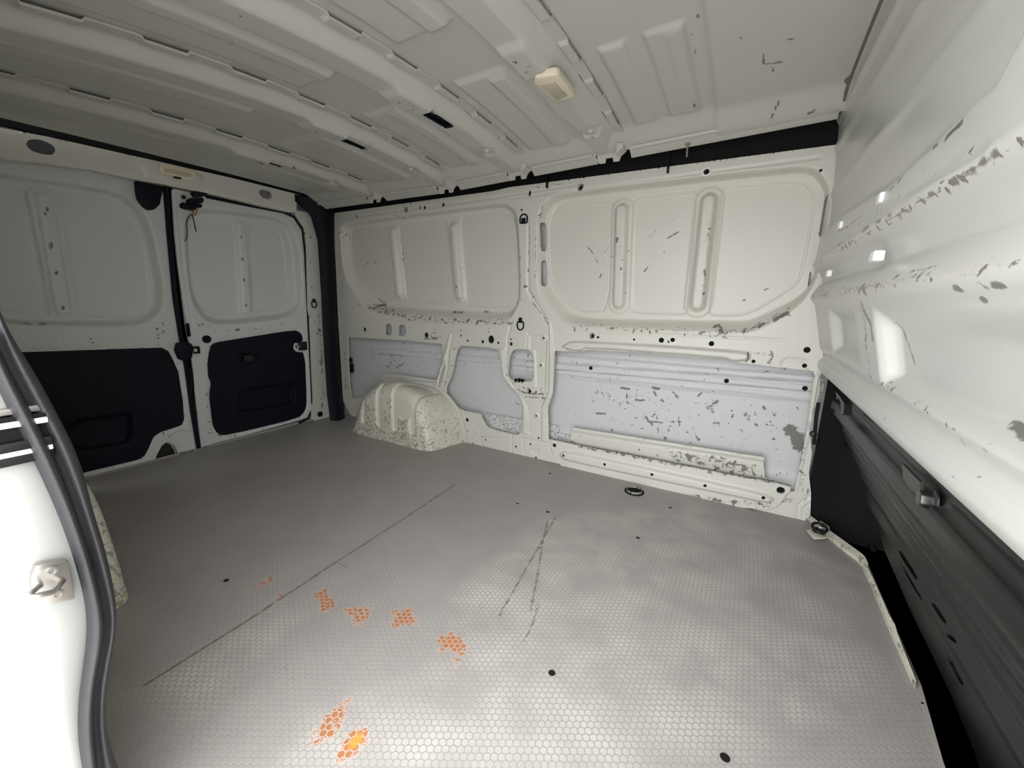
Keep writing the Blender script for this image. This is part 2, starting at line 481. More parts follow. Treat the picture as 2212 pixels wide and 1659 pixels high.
HEXP = [on_floor('f', [(330, 1480), (600, 1300), (640, 1340), (420, 1540), (330, 1540)]), on_floor('f', [(960, 1300), (1180, 1120), (1500, 1090), (1850, 1230), (1900, 1500), (1500, 1659), (900, 1655), (1040, 1480)]),
        on_floor('f', [(640, 1560), (950, 1450), (1000, 1659), (600, 1659)])]
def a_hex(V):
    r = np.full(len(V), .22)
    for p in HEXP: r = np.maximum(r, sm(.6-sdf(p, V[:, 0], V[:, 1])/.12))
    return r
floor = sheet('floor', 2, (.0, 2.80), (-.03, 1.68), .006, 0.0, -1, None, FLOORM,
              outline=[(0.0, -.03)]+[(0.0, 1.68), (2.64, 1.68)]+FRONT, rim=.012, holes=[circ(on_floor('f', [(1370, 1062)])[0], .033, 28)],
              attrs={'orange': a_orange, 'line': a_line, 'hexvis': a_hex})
tag(floor, 'grey floor panel with worn hexagon texture and orange bare patches', kind='structure')
for k, (u, v, r) in enumerate([(1192, 1454, .0065), (1566, 1637, .007), (1183, 1106, .006), (1378, 1162, .006), (1448, 1097, .006), (1118, 1088, .005),
                               (1188, 1023, .005), (489, 1254, .006)]):
    p = P(u, v, 2, 0)
    MB().lathe((p[0], p[1], 0), 2, [(r*1.2, .0008), (r, .0012), (r*.8, .0006), (.001, .0004)], 16).build('floor_screw', DARKM, floor, True)

# ---------------------------------------------------------------- far side panel (inner pressing)
D = .052
oA = rnd(T('c3', [(135, 520), (150, 440), (230, 405), (1500, 240), (1620, 235), (1700, 300), (1728, 420), (1745, 1080), (1700, 1190), (1640, 1305),
                  (900, 1260), (420, 1215), (360, 1160), (180, 920)], 1, YW), 2)
iA = rnd(T('c3', [(215, 520), (235, 470), (300, 440), (1560, 282), (1640, 300), (1690, 380), (1726, 1080), (1690, 1165), (1600, 1205), (490, 1145), (420, 1060), (245, 850)], 1, YW+D), 2)
oB = rnd(T('c5', [(175, 520), (215, 400), (320, 340), (1860, 168), (1990, 190), (2060, 290), (2085, 420), (2010, 860), (1890, 1080), (1640, 1235), (1500, 1265), (400, 1215), (290, 1170), (160, 980)], 1, YW), 2)
iB = rnd(T('c5', [(240, 560), (255, 470), (330, 398), (430, 380), (1880, 215), (1965, 245), (2030, 330), (2040, 420), (1965, 900), (1890, 1010), (1560, 1165), (1480, 1170), (470, 1155), (400, 1110), (255, 920)], 1, YW+D), 2)
openC = T('c6', [(175, 233), (350, 238), (385, 226), (560, 235), (1290, 288), (1330, 305), (1545, 330), (1640, 342), (1850, 364), (1800, 760), (1722, 1142), (1695, 1142), (1700, 1112),
                 (1590, 1082), (1400, 1052), (1000, 975), (640, 905), (325, 845), (135, 802), (130, 600), (165, 500)], 1, YW)
openD = rnd(T('c4', [(1175, 320), (1195, 285), (1235, 272), (1520, 295), (1548, 330), (1590, 540), (1625, 605), (1730, 720), (1756, 800), (1752, 1035), (1710, 1067), (1480, 1013), (1430, 970),
                 (1390, 882), (1350, 868), (1230, 850), (1140, 790), (1070, 665), (1130, 540)], 1, YW), 1)
openE = T('c4', [(212, 198), (700, 225), (1042, 258), (1058, 350), (1010, 480), (985, 600), (860, 590), (545, 560), (480, 640), (300, 742), (245, 730), (228, 650), (213, 400)], 1, YW)
openF = rnd(T('c4', [(1650, 340), (1690, 302), (1795, 305), (1835, 330), (1858, 380), (1856, 560), (1835, 592), (1760, 590), (1650, 575), (1625, 520)], 1, YW), 1)
H4 = lambda pts: T('c4', pts, 1, YW)
smallholes = []
for (x, y, r) in [(358, 130, .013), (905, 180, .0145), (1478, 218, .018)]: smallholes.append(circ(T('c4', [(x, y)], 1, YW)[0], r, 18, 1.15))
for (x0, y0, x1, y1) in [(543, 80, 600, 183), (660, 86, 722, 190)]: smallholes.append(rnd(H4([(x0, y0), (x1, y0+3), (x1, y1), (x0, y1-3)]), 1))
for (x, y, r) in [(495, 78, .005), (775, 114, .004), (985, 127, .004), (1210, 138, .005), (1270, 230, .007), (1541, 248, .007), (1455, 152, .004), (1403, 238, .009), (1655, 258, .009), (1654, 217, .005),
                  (1211, 184, .006), (178, 343, .008), (190, 632, .008), (328, 103, .005), (213, 92, .004), (1943, 206, .006), (1917, 447, .006), (1882, 892, .006), (1825, 674, .010), (1881, 681, .006),
                  (1202, 902, .005), (1265, 930, .011), (1271, 1030, .005), (1429, 1107, .005), (1697, 1166, .006), (1898, 1091, .006), (1826, 1147, .006), (1875, 1265, .006), (1318, 1139, .005), (1693, 585, .009), (1722, 584, .010), (1752, 588, .009)]:
    smallholes.append(circ(T('c4', [(x, y)], 1, YW)[0], r, 12))
for (x, y, r, k) in [(287, 358, .006, 1.7), (845, 280, .006, 1.8), (888, 280, .009, 1.2), (1052, 256, .009, 1.3), (1819, 153, .007, 1.8), (1747, 300, .006, 1), (727, 300, .008, 1.2), (140, 812, .007, 1.2)]:
    smallholes.append(circ(T('c3', [(x, y)], 1, YW)[0], r, 12, k))
for (x, y, r) in [(1274, 212, .010), (462, 314, .009), (537, 1273, .008), (573, 1281, .006), (806, 1296, .005), (982, 1300, .011), (1055, 1298, .009), (1031, 1309, .006), (1306, 1322, .010), (1923, 1363, .011),
                  (1907, 1465, .008), (378, 1353, .005), (1577, 1437, .007), (2012, 203, .005)]:
    smallholes.append(circ(T('c5', [(x, y)], 1, YW)[0], r, 14))
# slots on the slope beside the centre pillar
for pts in ([(1903, 420), (1918, 400), (1934, 415), (1938, 640), (1922, 668), (1906, 650)], [(1906, 760), (1922, 736), (1940, 755), (1952, 950), (1940, 985), (1914, 960)]):
    smallholes.append(rnd(T('c3', pts, 1, YW+.01), 1))
smallholes.append(rnd(T('c5', [(2048, 365), (2062, 360), (2022, 630), (2004, 625)], 1, YW+.02), 1))
smallholes.append(rnd(T('c5', [(1950, 850), (1965, 855), (1950, 945), (1934, 950)], 1, YW+.01), 1))
wall_out = T('c3', [(70, 332), (1500, 133)], 1, YW)+T('c5', [(0, 312), (1030, 178), (2050, 45)], 1, YW)
_xr = 2.64
wall_out += [(2.55, wall_out[-1][1]), (2.60, .9)]
wall_out += T('c6', [(1893, 380), (1880, 520), (1815, 720), (1835, 900), (1815, 1020), (1830, 1160), (1825, 1290), (1800, 1330)], 1, YW)
wall_out += [(2.66, -.012), (.12, -.012)]+T('c4', [(165, 760), (150, 600), (130, 300)], 1, YW)+T('c3', [(125, 1300), (95, 600)], 1, YW)
def wall_feat(R):
    R.recess(oA, iA, D); R.recess(oB, iB, D)
    y2 = YW+D
    # shallow pane pressings
    for cr, pts in [('c3', [(240, 520), (255, 480), (300, 460), (555, 435), (570, 470), (625, 1060), (620, 1095), (490, 1095), (425, 1040), (275, 860), (248, 780)]),
                    ('c3', [(660, 440), (680, 425), (1060, 385), (1080, 400), (1140, 1110), (1110, 1130), (745, 1105), (735, 1080)]),
                    ('c3', [(1210, 390), (1225, 365), (1590, 330), (1660, 370), (1700, 460), (1722, 1060), (1690, 1140), (1600, 1160), (1280, 1145), (1262, 1100)]),
                    ('c5', [(262, 600), (270, 500), (310, 440), (380, 415), (640, 400), (665, 425), (640, 1105), (480, 1112), (420, 1085), (272, 900)]),
                    ('c5', [(805, 400), (830, 378), (1190, 342), (1205, 362), (1145, 1110), (1120, 1130), (790, 1118), (778, 1085)]),
                    ('c5', [(1378, 345), (1400, 312), (1830, 270), (1930, 292), (1978, 400), (1885, 880), (1840, 950), (1545, 1132), (1312, 1138), (1298, 1100)])]:
        q = rnd(T(cr, pts, 1, y2), 1); R.pad(q, .010, -.004); R.groove(q, .0034, .0060, True)
    # raised stiffening ribs
    def cap(cr, a, b, r0, r1, d):
        a, b = T(cr, [a, b], 1, y2-.01); R.caps(a, b, r0, r1, d)
    cap('c3', (610, 500), (665, 1035), .043, .034, .006); cap('c3', (1150, 465), (1200, 1055), .043, .034, .006)
    cap('c3', (612, 500), (667, 1035), .029, .010, .022); cap('c3', (1152, 465), (1202, 1055), .029, .010, .022)
    cap('c5', (728, 460), (710, 1060), .050, .042, .006); cap('c5', (1290, 400), (1217, 1070), .054, .046, .006)
    cap('c5', (728, 465), (710, 1055), .034, .014, .024); cap('c5', (1290, 405), (1217, 1065), .036, .014, .026)
    # seams and folds on the frame
    S = lambda cr, pts, w=.004, d=.003: R.groove(T(cr, pts, 1, YW), w, d)
    S('c3', [(120, 1262), (900, 1292), (1640, 1322)]); S('c3', [(90, 385), (1500, 195), (2212, 80)]); S('c5', [(0, 385), (1100, 240), (2000, 120)])
    S('c4', [(1660, 60), (1622, 200), (1612, 520), (1680, 650), (1790, 790), (1812, 880), (1812, 1040)], .005, .006)
    S('c5', [(120, 540), (120, 980), (210, 1120), (262, 1210), (262, 1290)], .005, .006)
    S('c3', [(1810, 460), (1808, 950), (1830, 1100)]); S('c4', [(1800, 160), (1790, 300)]); S('c4', [(1800, 165), (1975, 170)])
    S('c5', [(390, 1240), (1600, 1290), (1790, 1300)]); S('c5', [(1760, 1450), (1790, 1420), (1900, 1425), (1940, 1490)])
    S('c6', [(1640, 335), (1665, 295), (1810, 300), (1835, 350)]); S('c4', [(1755, 1095), (1990, 1135), (2010, 1230), (2110, 1330)])
    S('c4', [(1755, 1095), (1775, 1260)]); S('c4', [(1190, 965), (1370, 1000), (1390, 1140), (1415, 1175)]); S('c4', [(1240, 880), (1250, 940), (1350, 965), (1350, 1000)]); S('c4', [(1660, 1065), (1662, 1230)])
    S('c6', [(1740, 1315), (1745, 1230), (1790, 1195), (1825, 1170)]); S('c6', [(1775, 1320), (1775, 1260), (1825, 1215)])
    # raised flange strips beside the openings
    R.pad(T('c4', [(1975, 20), (2010, 60), (2030, 330), (2040, 320), (2035, 680), (1975, 820), (1975, 1130), (1925, 1120), (1925, 820), (1985, 680), (1995, 320), (1985, 100)], 1, YW), .006, .012)
    R.pad(T('c4', [(1545, 300), (1600, 300), (1612, 540), (1680, 640), (1800, 800), (1815, 880), (1812, 1060), (1757, 1050), (1757, 800), (1725, 715), (1620, 600), (1585, 540)], 1, YW), .006, .010)
    R.pad(T('c6', [(1855, 362), (1890, 385), (1830, 720), (1740, 1142), (1722, 1142), (1800, 760)], 1, YW), .006, .008)
    # channel over the long opening
    R.pad(rnd(T('c5', [(330, 1345), (380, 1312), (430, 1300), (1000, 1330), (1520, 1368), (1560, 1385), (1560, 1430), (1480, 1440), (1430, 1440), (1400, 1420), (500, 1352), (480, 1370), (420, 1372)], 1, YW), 1), .010, .022)
    R.pad(T('c4', [(1810, 175), (1975, 180), (1960, 670), (1870, 640), (1860, 320), (1810, 300)], 1, YW), .006, -.006)
    for (x, y) in [(1943, 206), (1917, 447), (1882, 892)]: R.pad(circ(T('c4', [(x, y)], 1, YW)[0], .016), .004, .006)
    R.pad(rnd(T('c4', [(1785, 640), (1900, 645), (1910, 700), (1880, 715), (1800, 700)], 1, YW), 1), .005, .008)
    R.pad(T('c4', [(1700, 1085), (1700, 1085)], 1, YW)+T('c4', [(1290, 1075), (1345, 1080), (1345, 1120), (1290, 1115)], 1, YW), .003, -.004)
    R.pad(rnd(T('c4', [(1840, 1190), (1905, 1200), (1905, 1245), (1840, 1235)], 1, YW), 1), .003, -.004)
    R.groove(T('c4', [(175, 30), (2000, 30)], 1, YW), .003, .0)
    # wear
    w = lambda cr, pts, wd, k: R.wornline(T(cr, pts, 1, YW), wd, k)
    w('c3', [(380, 1150), (700, 1245), (1000, 1275), (1350, 1290), (1640, 1300)], .028, 1.0); w('c3', [(150, 430), (130, 900), (330, 1160), (430, 1215)], .012, .55)
    w('c5', [(420, 1215), (900, 1240), (1350, 1250), (1550, 1240), (1800, 1120)], .02, .9); w('c5', [(125, 560), (122, 960), (250, 1190)], .008, .8)
    w('c3', [(1640, 180), (1700, 300), (1735, 700), (1740, 1100)], .008, .8); w('c3', [(1960, 180), (1870, 450), (1870, 920)], .008, .8)
    w('c4', [(1050, 280), (1000, 560), (1060, 600)], .02, .9); w('c4', [(1140, 330), (1170, 250), (1100, 560)], .01, .8)
    w('c4', [(1700, 640), (1950, 680), (1930, 760)], .02, .8); w('c4', [(890, 200), (1050, 215)], .015, .8); w('c4', [(180, 250), (190, 700)], .012, .7)
    w('c5', [(1560, 1380), (1700, 1400), (1680, 1450)], .015, 1.0); w('c6', [(1300, 1200), (1500, 1230), (1700, 1190)], .02, .9)
    w('c6', [(1800, 700), (1760, 1000), (1800, 1280)], .018, .8); w('c3', [(70, 330), (2212, 60)], .006, .7)
    w('c3', [(640, 520), (640, 840)], .008, .8); w('c3', [(1170, 750), (1195, 1010)], .007, .7); w('c5', [(710, 650), (735, 1000)], .008, .7); w('c5', [(1300, 420), (1275, 700), (1250, 1000)], .009, .9)
    w('c3', [(380, 580), (540, 620), (350, 800)], .03, .45); w('c5', [(560, 720), (1000, 650), (900, 850)], .06, .35); w('c4', [(1190, 900), (1420, 1130)], .03, .4)
_wf = wall_feat
def wall_feat(R):
    _wf(R)
    for cr, pts, w, k, d in [('c5', [(500, 690), (540, 740), (570, 800)], .004, .7, 1), ('c5', [(1020, 640), (1055, 622), (1090, 600)], .004, .95, 1), ('c5', [(870, 855), (895, 825)], .004, .95, 1),
                             ('c5', [(900, 640), (960, 580), (1060, 520)], .006, .5, 1), ('c5', [(610, 735), (640, 700)], .004, .55, 1), ('c5', [(580, 765), (640, 830)], .004, .55, 1), ('c5', [(585, 895), (592, 875)], .005, .9, 1),
                             ('c5', [(1505, 1045), (1525, 1038)], .004, .9, 1), ('c5', [(1650, 975), (1672, 965)], .004, .9, 1), ('c5', [(1320, 1215), (1350, 1205), (1365, 1225), (1380, 1255)], .006, .95, 0),
                             ('c5', [(1715, 1170), (1750, 1148), (1800, 1125)], .008, 1, 0), ('c5', [(1510, 1255), (1580, 1220), (1650, 1190)], .004, .7, 0), ('c5', [(1380, 1280), (1400, 1285)], .008, .8, 0),
                             ('c5', [(700, 655), (712, 650), (706, 670)], .006, .9, 1), ('c5', [(735, 840), (733, 845)], .006, .9, 1), ('c4', [(940, 160), (950, 195), (985, 205), (1045, 188)], .004, .75, 0), ('c4', [(890, 212), (995, 215)], .004, .9, 0),
                             ('c4', [(965, 160), (985, 158)], .004, .9, 0), ('c3', [(430, 1090), (460, 1120), (500, 1125)], .006, .7, 0), ('c3', [(440, 1150), (490, 1140)], .012, .85, 0), ('c3', [(1100, 1205), (1180, 1208)], .010, .7, 0),
                             ('c3', [(1370, 1200), (1430, 1210)], .010, .6, 0), ('c3', [(620, 350), (680, 362)], .004, .6, 0), ('c3', [(1770, 978), (1792, 980)], .007, .9, 0), ('c3', [(1182, 1000), (1198, 985)], .006, .95, 1),
                             ('c3', [(625, 775), (645, 785)], .006, .9, 1), ('c3', [(510, 590), (530, 620)], .004, .6, 1), ('c3', [(342, 806), (348, 806)], .005, .9, 1), ('c3', [(375, 775), (382, 768)], .005, .9, 1),
                             ('c5', [(1540, 1380), (1545, 1400), (1530, 1440)], .004, .8, 0), ('c5', [(1690, 1370), (1700, 1410), (1670, 1450)], .004, .8, 0), ('c4', [(1610, 320), (1615, 540), (1700, 640)], .004, .6, 0),
                             ('c3', [(1870, 560), (1872, 920)], .0035, .6, 0), ('c3', [(1740, 840), (1742, 1120)], .0035, .6, 0), ('c3', [(1805, 500), (1806, 800)], .003, .6, 0), ('c3', [(1845, 1120), (1930, 1230), (1980, 1310)], .005, .75, 0),
                             ('c4', [(1710, 660), (1780, 690), (1940, 700)], .008, .7, 0), ('c4', [(1770, 725), (1930, 735)], .004, .7, 0), ('c6', [(1760, 640), (1790, 660)], .006, .6, 0), ('c6', [(1400, 1225), (1465, 1222)], .010, .7, 0)]:
        R.mark(T(cr, pts, 1, YW+D*d), w, k)
wall_r = sheet('wall_right', 1, (.04, 2.70), (-.012, 1.40), .004, YW, -1, wall_feat, PAINT, outline=wall_out,
               holes=[openC, openD, openE, openF]+smallholes, rim=.007)
tag(wall_r, 'white painted steel inner side panel with pressed window blanks and open lower bays', kind='structure')

hl = MB()
for hpoly in smallholes:
    xs_ = [q[0] for q in hpoly]; zs_ = [q[1] for q in hpoly]
    w_, h_ = max(xs_)-min(xs_), max(zs_)-min(zs_)
    if len(hpoly) in (12, 14, 18) and max(w_, h_) < .06:
        c_ = (sum(xs_)/len(xs_), sum(zs_)/len(zs_))
        dpt = .006 if c_[1] < .75 or c_[1] > 1.2 or abs(c_[0]-1.44) < .07 else .052
        if 1.2 > c_[1] > .75 and abs(c_[0]-1.44) >= .07: continue
        hl.prism([(c_[0]+(q[0]-c_[0])*1.25, c_[1]+(q[1]-c_[1])*1.25) for q in hpoly], 1, YW+.0075, YW+.0085)
hl.build('hole_shade_discs', VOID, wall_r)  # black discs set behind the round holes so they read as dark
for cr_, x_, y_, r_ in [('c5', 1274, 212, .010), ('c5', 1055, 1298, .009), ('c5', 1306, 1322, .010), ('c3', 727, 300, .008), ('c5', 462, 314, .009), ('c5', 537, 1273, .008)]:
    c_ = T(cr_, [(x_, y_)], 1, YW)[0]
    MB().tube([(c_[0]+(r_+.003)*math.cos(t), YW-.001, c_[1]+(r_+.003)*math.sin(t)) for t in np.linspace(0, 2*math.pi, 25)[:-1]], .003, 8, True).build('rivet_nut', CLIP if r_ > .0085 and x_ != 462 else STEEL, wall_r, True)
# outer skin seen through the bays
YS = YW+.085
def skin_feat(R):
    X, Z = R.X, R.Y
    zt = T('c6', [(175, 250), (1850, 375)], 1, YS)
    def band(p, q, d, w=.006, h=.03):
        a, b = T('c6', [p, q], 1, YS); a = np.array(a); b = np.array(b); t = (b-a)/np.linalg.norm(b-a); n = np.array([-t[1], t[0]])
        dd = (X-a[0])*n[0]+(Z-a[1])*n[1]; R.h += d*sm((h/2-np.abs(dd))/w+.5)
    m = X > 1.40
    h0 = R.h.copy()
    band((175, 278), (1850, 420), .010, .004, .030); band((175, 327), (1840, 462), .034, .005, .034)
    band((175, 372), (1835, 535), .008, .004, .020); band((175, 395), (1835, 560), .004, .003, .008)
    R.h = np.where(m, R.h, R.h*.35*sm((X-.2)/.2))
    R.groove(T('c4', [(345, 240), (1040, 300)], 1, YS), .004, .004); R.groove(T('c4', [(345, 262), (1040, 320)], 1, YS), .004, .003)
    R.groove(T('c4', [(1350, 340), (1550, 355)], 1, YS), .004, .004)
    R.h += .03*sm((.16-Z)/.08)                                # sill curves back in
    R.worn(T('c6', [(420, 450), (1250, 520), (1300, 700), (900, 840), (500, 700), (400, 560)], 1, YS), .06, .55)
    R.worn(T('c6', [(1000, 500), (1800, 600), (1760, 950), (1000, 820)], 1, YS), .06, .45)
    R.worn(T('c6', [(1680, 740), (1790, 800), (1740, 870)], 1, YS), .03, 1.2)
    R.worn(T('c4', [(380, 300), (700, 330), (750, 480), (400, 480)], 1, YS), .04, .55)
    R.wear = np.maximum(R.wear, .30)
    for pts, w, k in [([(440, 635), (500, 640)], .006, .9), ([(760, 660), (800, 710)], .007, .9), ([(800, 690), (870, 697)], .006, .8), ([(920, 690), (985, 690)], .005, .8), ([(975, 665), (978, 715)], .005, .8), ([(1200, 700), (1235, 700)], .006, .8),
                      ([(1100, 525), (1120, 505)], .006, .9), ([(1430, 645), (1425, 680)], .005, .8), ([(1690, 740), (1730, 780), (1755, 850)], .028, .95), ([(700, 550), (750, 553)], .007, .85), ([(600, 470), (660, 480)], .007, .8),
                      ([(810, 470), (845, 478)], .008, .9), ([(940, 500), (965, 530)], .007, .8), ([(815, 500), (830, 520)], .007, .8), ([(1160, 600), (1235, 550)], .012, .6), ([(640, 500), (640, 560)], .006, .7), ([(525, 510), (530, 530)], .006, .8),
                      ([(1320, 660), (1325, 640)], .006, .8), ([(1520, 590), (1530, 610)], .006, .8), ([(1740, 600), (1746, 610)], .006, .9), ([(1080, 770), (1100, 810)], .005, .8), ([(1540, 710), (1580, 715)], .006, .7), ([(450, 480), (452, 510)], .005, .7)]:
        R.mark(T('c6', pts, 1, YS), w, k)
    for pts, w, k in [([(575, 335), (610, 385)], .005, .8), ([(640, 470), (705, 430)], .005, .85), ([(550, 475), (600, 440)], .004, .8), ([(490, 375), (500, 405)], .005, .7), ([(420, 310), (430, 335)], .005, .8), ([(880, 405), (895, 408)], .005, .7), ([(580, 570), (560, 560)], .005, .6), ([(1690, 775), (1730, 800)], .005, .7)]:
        R.mark(T('c4', pts, 1, YS), w, k)
skin = sheet('trim_1', 1, (.0, 2.635), (-.05, 1.0), .006, YS, -1, skin_feat, SKIN, rim=0)
tag(skin, 'outer side skin seen inside the lower bays of the far panel', kind='structure')
for k, (x, y) in enumerate([(407, 344), (1283, 427), (1790, 475)]):
    p = P(1140+x*.33454, 680+y*.33454, 1, YS-.036)
    MB().lathe((p[0], YS-.0345, p[2]), 1, [(.009, -.002), (.008, -.003), (.001, -.0025)], 14).build('rail_hole_shade', VOID, skin, True)  # black disc drawn for the dark inside of a rail hole
# speckled sound deadening low in the bays
def spk():
    m, N, L, b = nm('speckled_underseal'); co = N.new('ShaderNodeTexCoord').outputs['Object']
    v = N.new('ShaderNodeTexVoronoi'); v.inputs['Scale'].default_value = 110; L.new(co, v.inputs['Vector'])
    r = N.new('ShaderNodeValToRGB'); L.new(v.outputs['Distance'], r.inputs[0]); r.color_ramp.elements[0].position = .28; r.color_ramp.elements[0].color = (.13, .12, .10, 1)
    r.color_ramp.elements[1].position = .36; r.color_ramp.elements[1].color = (.60, .60, .59, 1); L.new(r.outputs[0], b.inputs['Base Color']); b.inputs['Roughness'].default_value = .8
    return m
SPK = spk()
def strip(name, x0, x1, z0, z1, y0, y1, mat, parent, n=30):
    v = []; f = []
    for i in range(n+1):
        x = x0+(x1-x0)*i/n
        for j in range(7):
            t = j/6; v.append((x, y0+(y1-y0)*t*t, z0+(z1-z0)*t))
    for i in range(n):
        for j in range(6): a = i*7+j; f.append([a, a+7, a+8, a+1])
    return mesh(name, v, f, mat, parent, True)
strip('deadening_strip', 1.16, 1.60, -.02, .17, YS-.045, YS-.014, SPK, skin)
strip('deadening_strip', 1.60, 1.86, -.02, .135, YS-.045, YS-.02, SPK, skin)

# lower cover plate and the kick plate behind it
def flat(pts, ax, val): return [(p[0], p[1]) for p in pts]
cover_out = rnd(T('c6', [(135, 803), (325, 845), (640, 905), (1000, 975), (1400, 1052), (1590, 1082), (1698, 1112), (1690, 1150), (1665, 1160), (1650, 1200), (1600, 1245), (1550, 1258), (1380, 1245),
                     (900, 1145), (330, 1022), (215, 975), (165, 900)], 1, YW-.015), 0)
def cover_feat(R):
    q = rnd(T('c6', [(205, 885), (260, 868), (1480, 1130), (1580, 1165), (1600, 1200), (1560, 1222), (1460, 1205), (240, 945), (205, 915)], 1, YW-.015), 2)
    R.pad(q, .016, .016)
    R.wornline(T('c6', [(330, 850), (1000, 975), (1590, 1085)], 1, YW-.015), .012, 1.1); R.wornline(T('c6', [(1000, 1150), (1300, 1210), (1550, 1230)], 1, YW-.015), .018, 1.0)
ch = [circ(T('c6', [(x, y)], 1, YW-.02)[0], r, 14) for x, y, r in [(169, 845, .010), (235, 906, .007), (500, 962, .007), (805, 1027, .007), (1147, 1098, .007), (1521, 1177, .007), (1634, 1137, .014)]]
cover = sheet('cover_plate', 1, (1.5, 2.66), (-.02, .36), .004, YW-.015, -1, cover_feat, PAINT, outline=cover_out, holes=ch, rim=.012)
tag(cover, 'long white cover plate with an oblong pressing, screwed along the foot of the far wall', 'cover plate')
VB = MB().prism([(p[0], p[1]) for p in cover_out], 1, YW-.001, YW+.002).build('backing', VOID, cover)
q = T('c6', [(290, 728), (1530, 920), (1522, 960), (1532, 1040), (1555, 1066), (1600, 1085), (1400, 1052), (1000, 975), (325, 845), (270, 800)], 1, YW+.03)
def kick_feat(R):
    a, b = T('c6', [(290, 740), (1530, 932)], 1, YW+.03); R.ridge([a, b], .010, .006)
    R.groove(T('c6', [(290, 765), (1528, 958)], 1, YW+.03), .003, .002)
    R.wear += .35; R.worn(T('c6', [(850, 850), (1480, 960), (1480, 1060), (950, 950)], 1, YW+.03), .03, 1.0)
    R.h += .028*sm((T('c6', [(1000, 900)], 1, YW+.03)[0][1]-R.Y)/.05)*0
kick = sheet('kick_plate', 1, (1.55, 2.62), (.0, .40), .005, YW+.03, -1, kick_feat, PAINT, outline=q, rim=.004)
tag(kick, 'grime-stained white kick plate standing inside the long bay behind the cover plate', 'panel')

# diagonal brace between the rear bays
brace = empty('panel_brace', (*P(980, 760, 1, YW)[:2], .2), 'slim white diagonal forked brace between two wall bays above the wheel arch', 'brace')
def px3(cr, pts, ys):
    ox, oy, s = CR[cr]; return [P(ox+x*s, oy+y*s, 1, y_) for (x, y), y_ in zip(pts, ys)]
MB().tube(px3('c4', [(1130, 165), (1110, 240), (1090, 330), (1078, 400)], [YW-.004, YW-.012, YW-.014, YW-.014]), [.013, .014, .015, .022], 12).build('shaft', PAINT, brace, True)
MB().tube(px3('c4', [(1078, 395), (1045, 460), (1020, 550), (1000, 630)], [YW-.014]*4), [.016, .011, .010, .010], 10).tube(
    px3('c4', [(1085, 395), (1088, 460), (1065, 560), (1040, 655)], [YW-.014]*4), [.016, .011, .010, .010], 10).build('fork', PAINT, brace, True)

